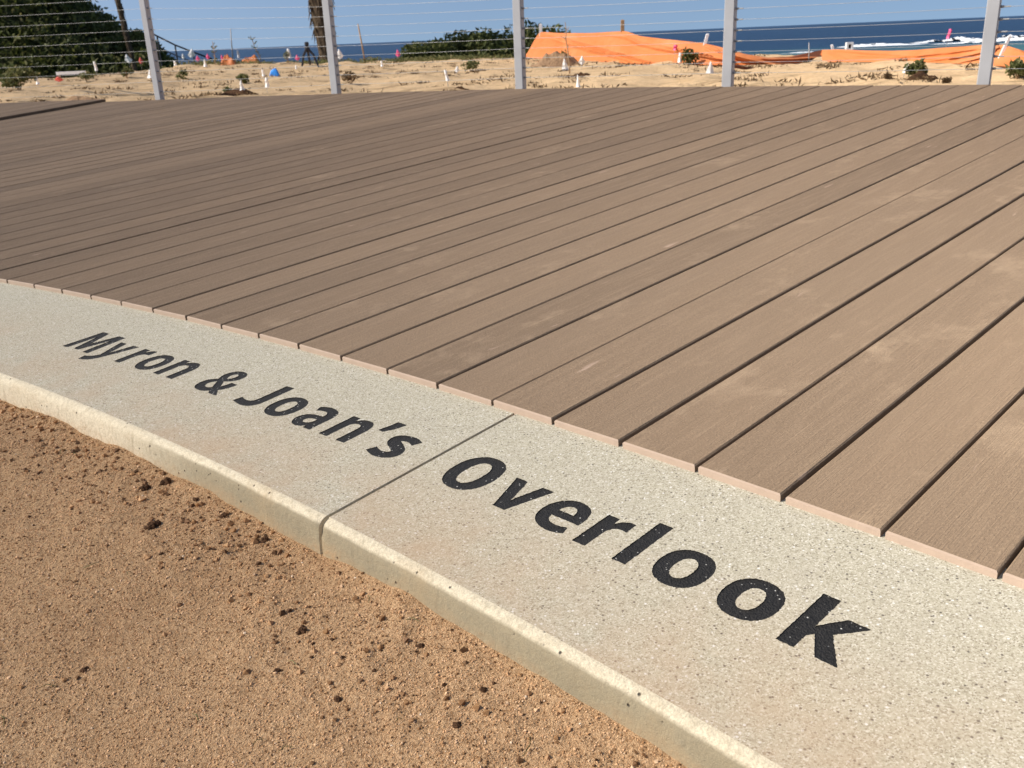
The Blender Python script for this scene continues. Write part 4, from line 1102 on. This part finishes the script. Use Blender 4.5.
pole(232.5, 57, 29.5, 230.5, .016, 'wire', 'thin grey mast against the sky between the two left posts')
pole(809, 62, 43, 809, .008, 'wire', 'thin wire stake before the gap between the orange sheets', 'wire_stake', 'stake')

# dark survey tripod left of the palm
p = hit(309, 65.5); D = p.y; H = 21 / FPX * D; e = empty('survey_tripod', p)
for dx, dy in ((-.165, -.05), (.0, .16), (.235, -.05)):
    mb = MB(); k = H / .5; mb.tube([(dx * k * .95, dy * k, -.04), (dx * k * .55, dy * k * .5, H * .45), (0, 0, H * .74)], [.018, .022, .026], 6); mb.build('leg', M['dark'], e)
mb = MB(); mb.tube([(0, 0, H * .70), (0, 0, H * .80)], [.05, .045], 10); mb.tube([(0, 0, H * .80), (0, 0, H * .88), (0, 0, H * .97), (0, 0, H)], [.018, .042, .040, .02], 10); mb.build('head', M['dark'], e)
props(e, 'dark tripod with spread legs standing left of the palm trunk', 'tripod')

# stair handrail descending the bluff
Yh = 27.0; e = empty('stair_handrail', atY(156, 60, Yh)); org = Vector(e.location)
pts = [atY(x, y, Yh) - org for x, y in ((146, 30), (157, 36), (175, 45), (193, 52), (212, 59))]
mb = MB(); mb.tube(pts, .022, 8); mb.build('rail', M['dark'], e, True)
pts2 = [q - Vector((0, 0, .28)) for q in pts]; mb = MB(); mb.tube(pts2, .014, 6); mb.build('rail', M['dark'], e, True)
for q in (pts[1], pts[2], pts[3]):
    mb = MB(); mb.tube([q, q - Vector((0, 0, 1.4))], .022, 8); mb.build('post', M['dark'], e)
props(e, 'dark stair handrail descending toward the sea beside the hillside', 'handrail')

# ------------------------------------------------------------------ light
SUN_EL, SUN_AZ = 40.0, 261.0                    # azimuth clockwise from +Y: from the left, slightly behind
sd = Vector((math.sin(R(SUN_AZ)) * math.cos(R(SUN_EL)), math.cos(R(SUN_AZ)) * math.cos(R(SUN_EL)), math.sin(R(SUN_EL))))
ld = bpy.data.lights.new('sun', 'SUN'); ld.energy = 4.0; ld.angle = R(.53); ld.color = (1.0, .93, .83)
lo = bpy.data.objects.new('sun', ld); COL.objects.link(lo); lo.rotation_euler = (-sd).to_track_quat('-Z', 'Y').to_euler(); lo.location = (0, 0, 20)
w = bpy.data.worlds.new('World'); S.world = w; w.use_nodes = True
nt = w.node_tree; sky = nt.nodes.new('ShaderNodeTexSky'); sky.sky_type = 'NISHITA'; sky.sun_disc = False
sky.sun_elevation = R(SUN_EL); sky.sun_rotation = R(SUN_AZ); sky.air_density = 1.0; sky.dust_density = 3.0; sky.ozone_density = 3.0; sky.altitude = 10
bg = nt.nodes['Background']; bg.inputs['Strength'].default_value = .115; nt.links.new(sky.outputs[0], bg.inputs['Color'])
tc = nt.nodes.new('ShaderNodeTexCoord'); up = nt.nodes.new('ShaderNodeVectorMath'); up.operation = 'ADD'; up.inputs[1].default_value = (0, 0, .19)
nt.links.new(tc.outputs['Generated'], up.inputs[0]); nt.links.new(up.outputs[0], sky.inputs['Vector'])

# ------------------------------------------------------------------ camera
cd = bpy.data.cameras.new('camera'); cam = bpy.data.objects.new('camera', cd); COL.objects.link(cam)
cam.matrix_world = Matrix(((CAM_R.x, -CAM_D.x, -CAM_F.x, 0), (CAM_R.y, -CAM_D.y, -CAM_F.y, 0), (CAM_R.z, -CAM_D.z, -CAM_F.z, CAMZ), (0, 0, 0, 1)))
cd.sensor_fit = 'HORIZONTAL'; cd.sensor_width = 36; cd.lens = 36 * FPX / 1024; cd.clip_start = .02; cd.clip_end = 90000
cd.dof.use_dof = True; cd.dof.focus_distance = 1.35; cd.dof.aperture_fstop = cd.lens / 2.1
S.camera = cam
S.render.engine = 'CYCLES'
vs = S.view_settings; vs.view_transform = 'Standard'; vs.look = 'None'; vs.gamma = 1; vs.use_curve_mapping = False; vs.exposure = 0.42
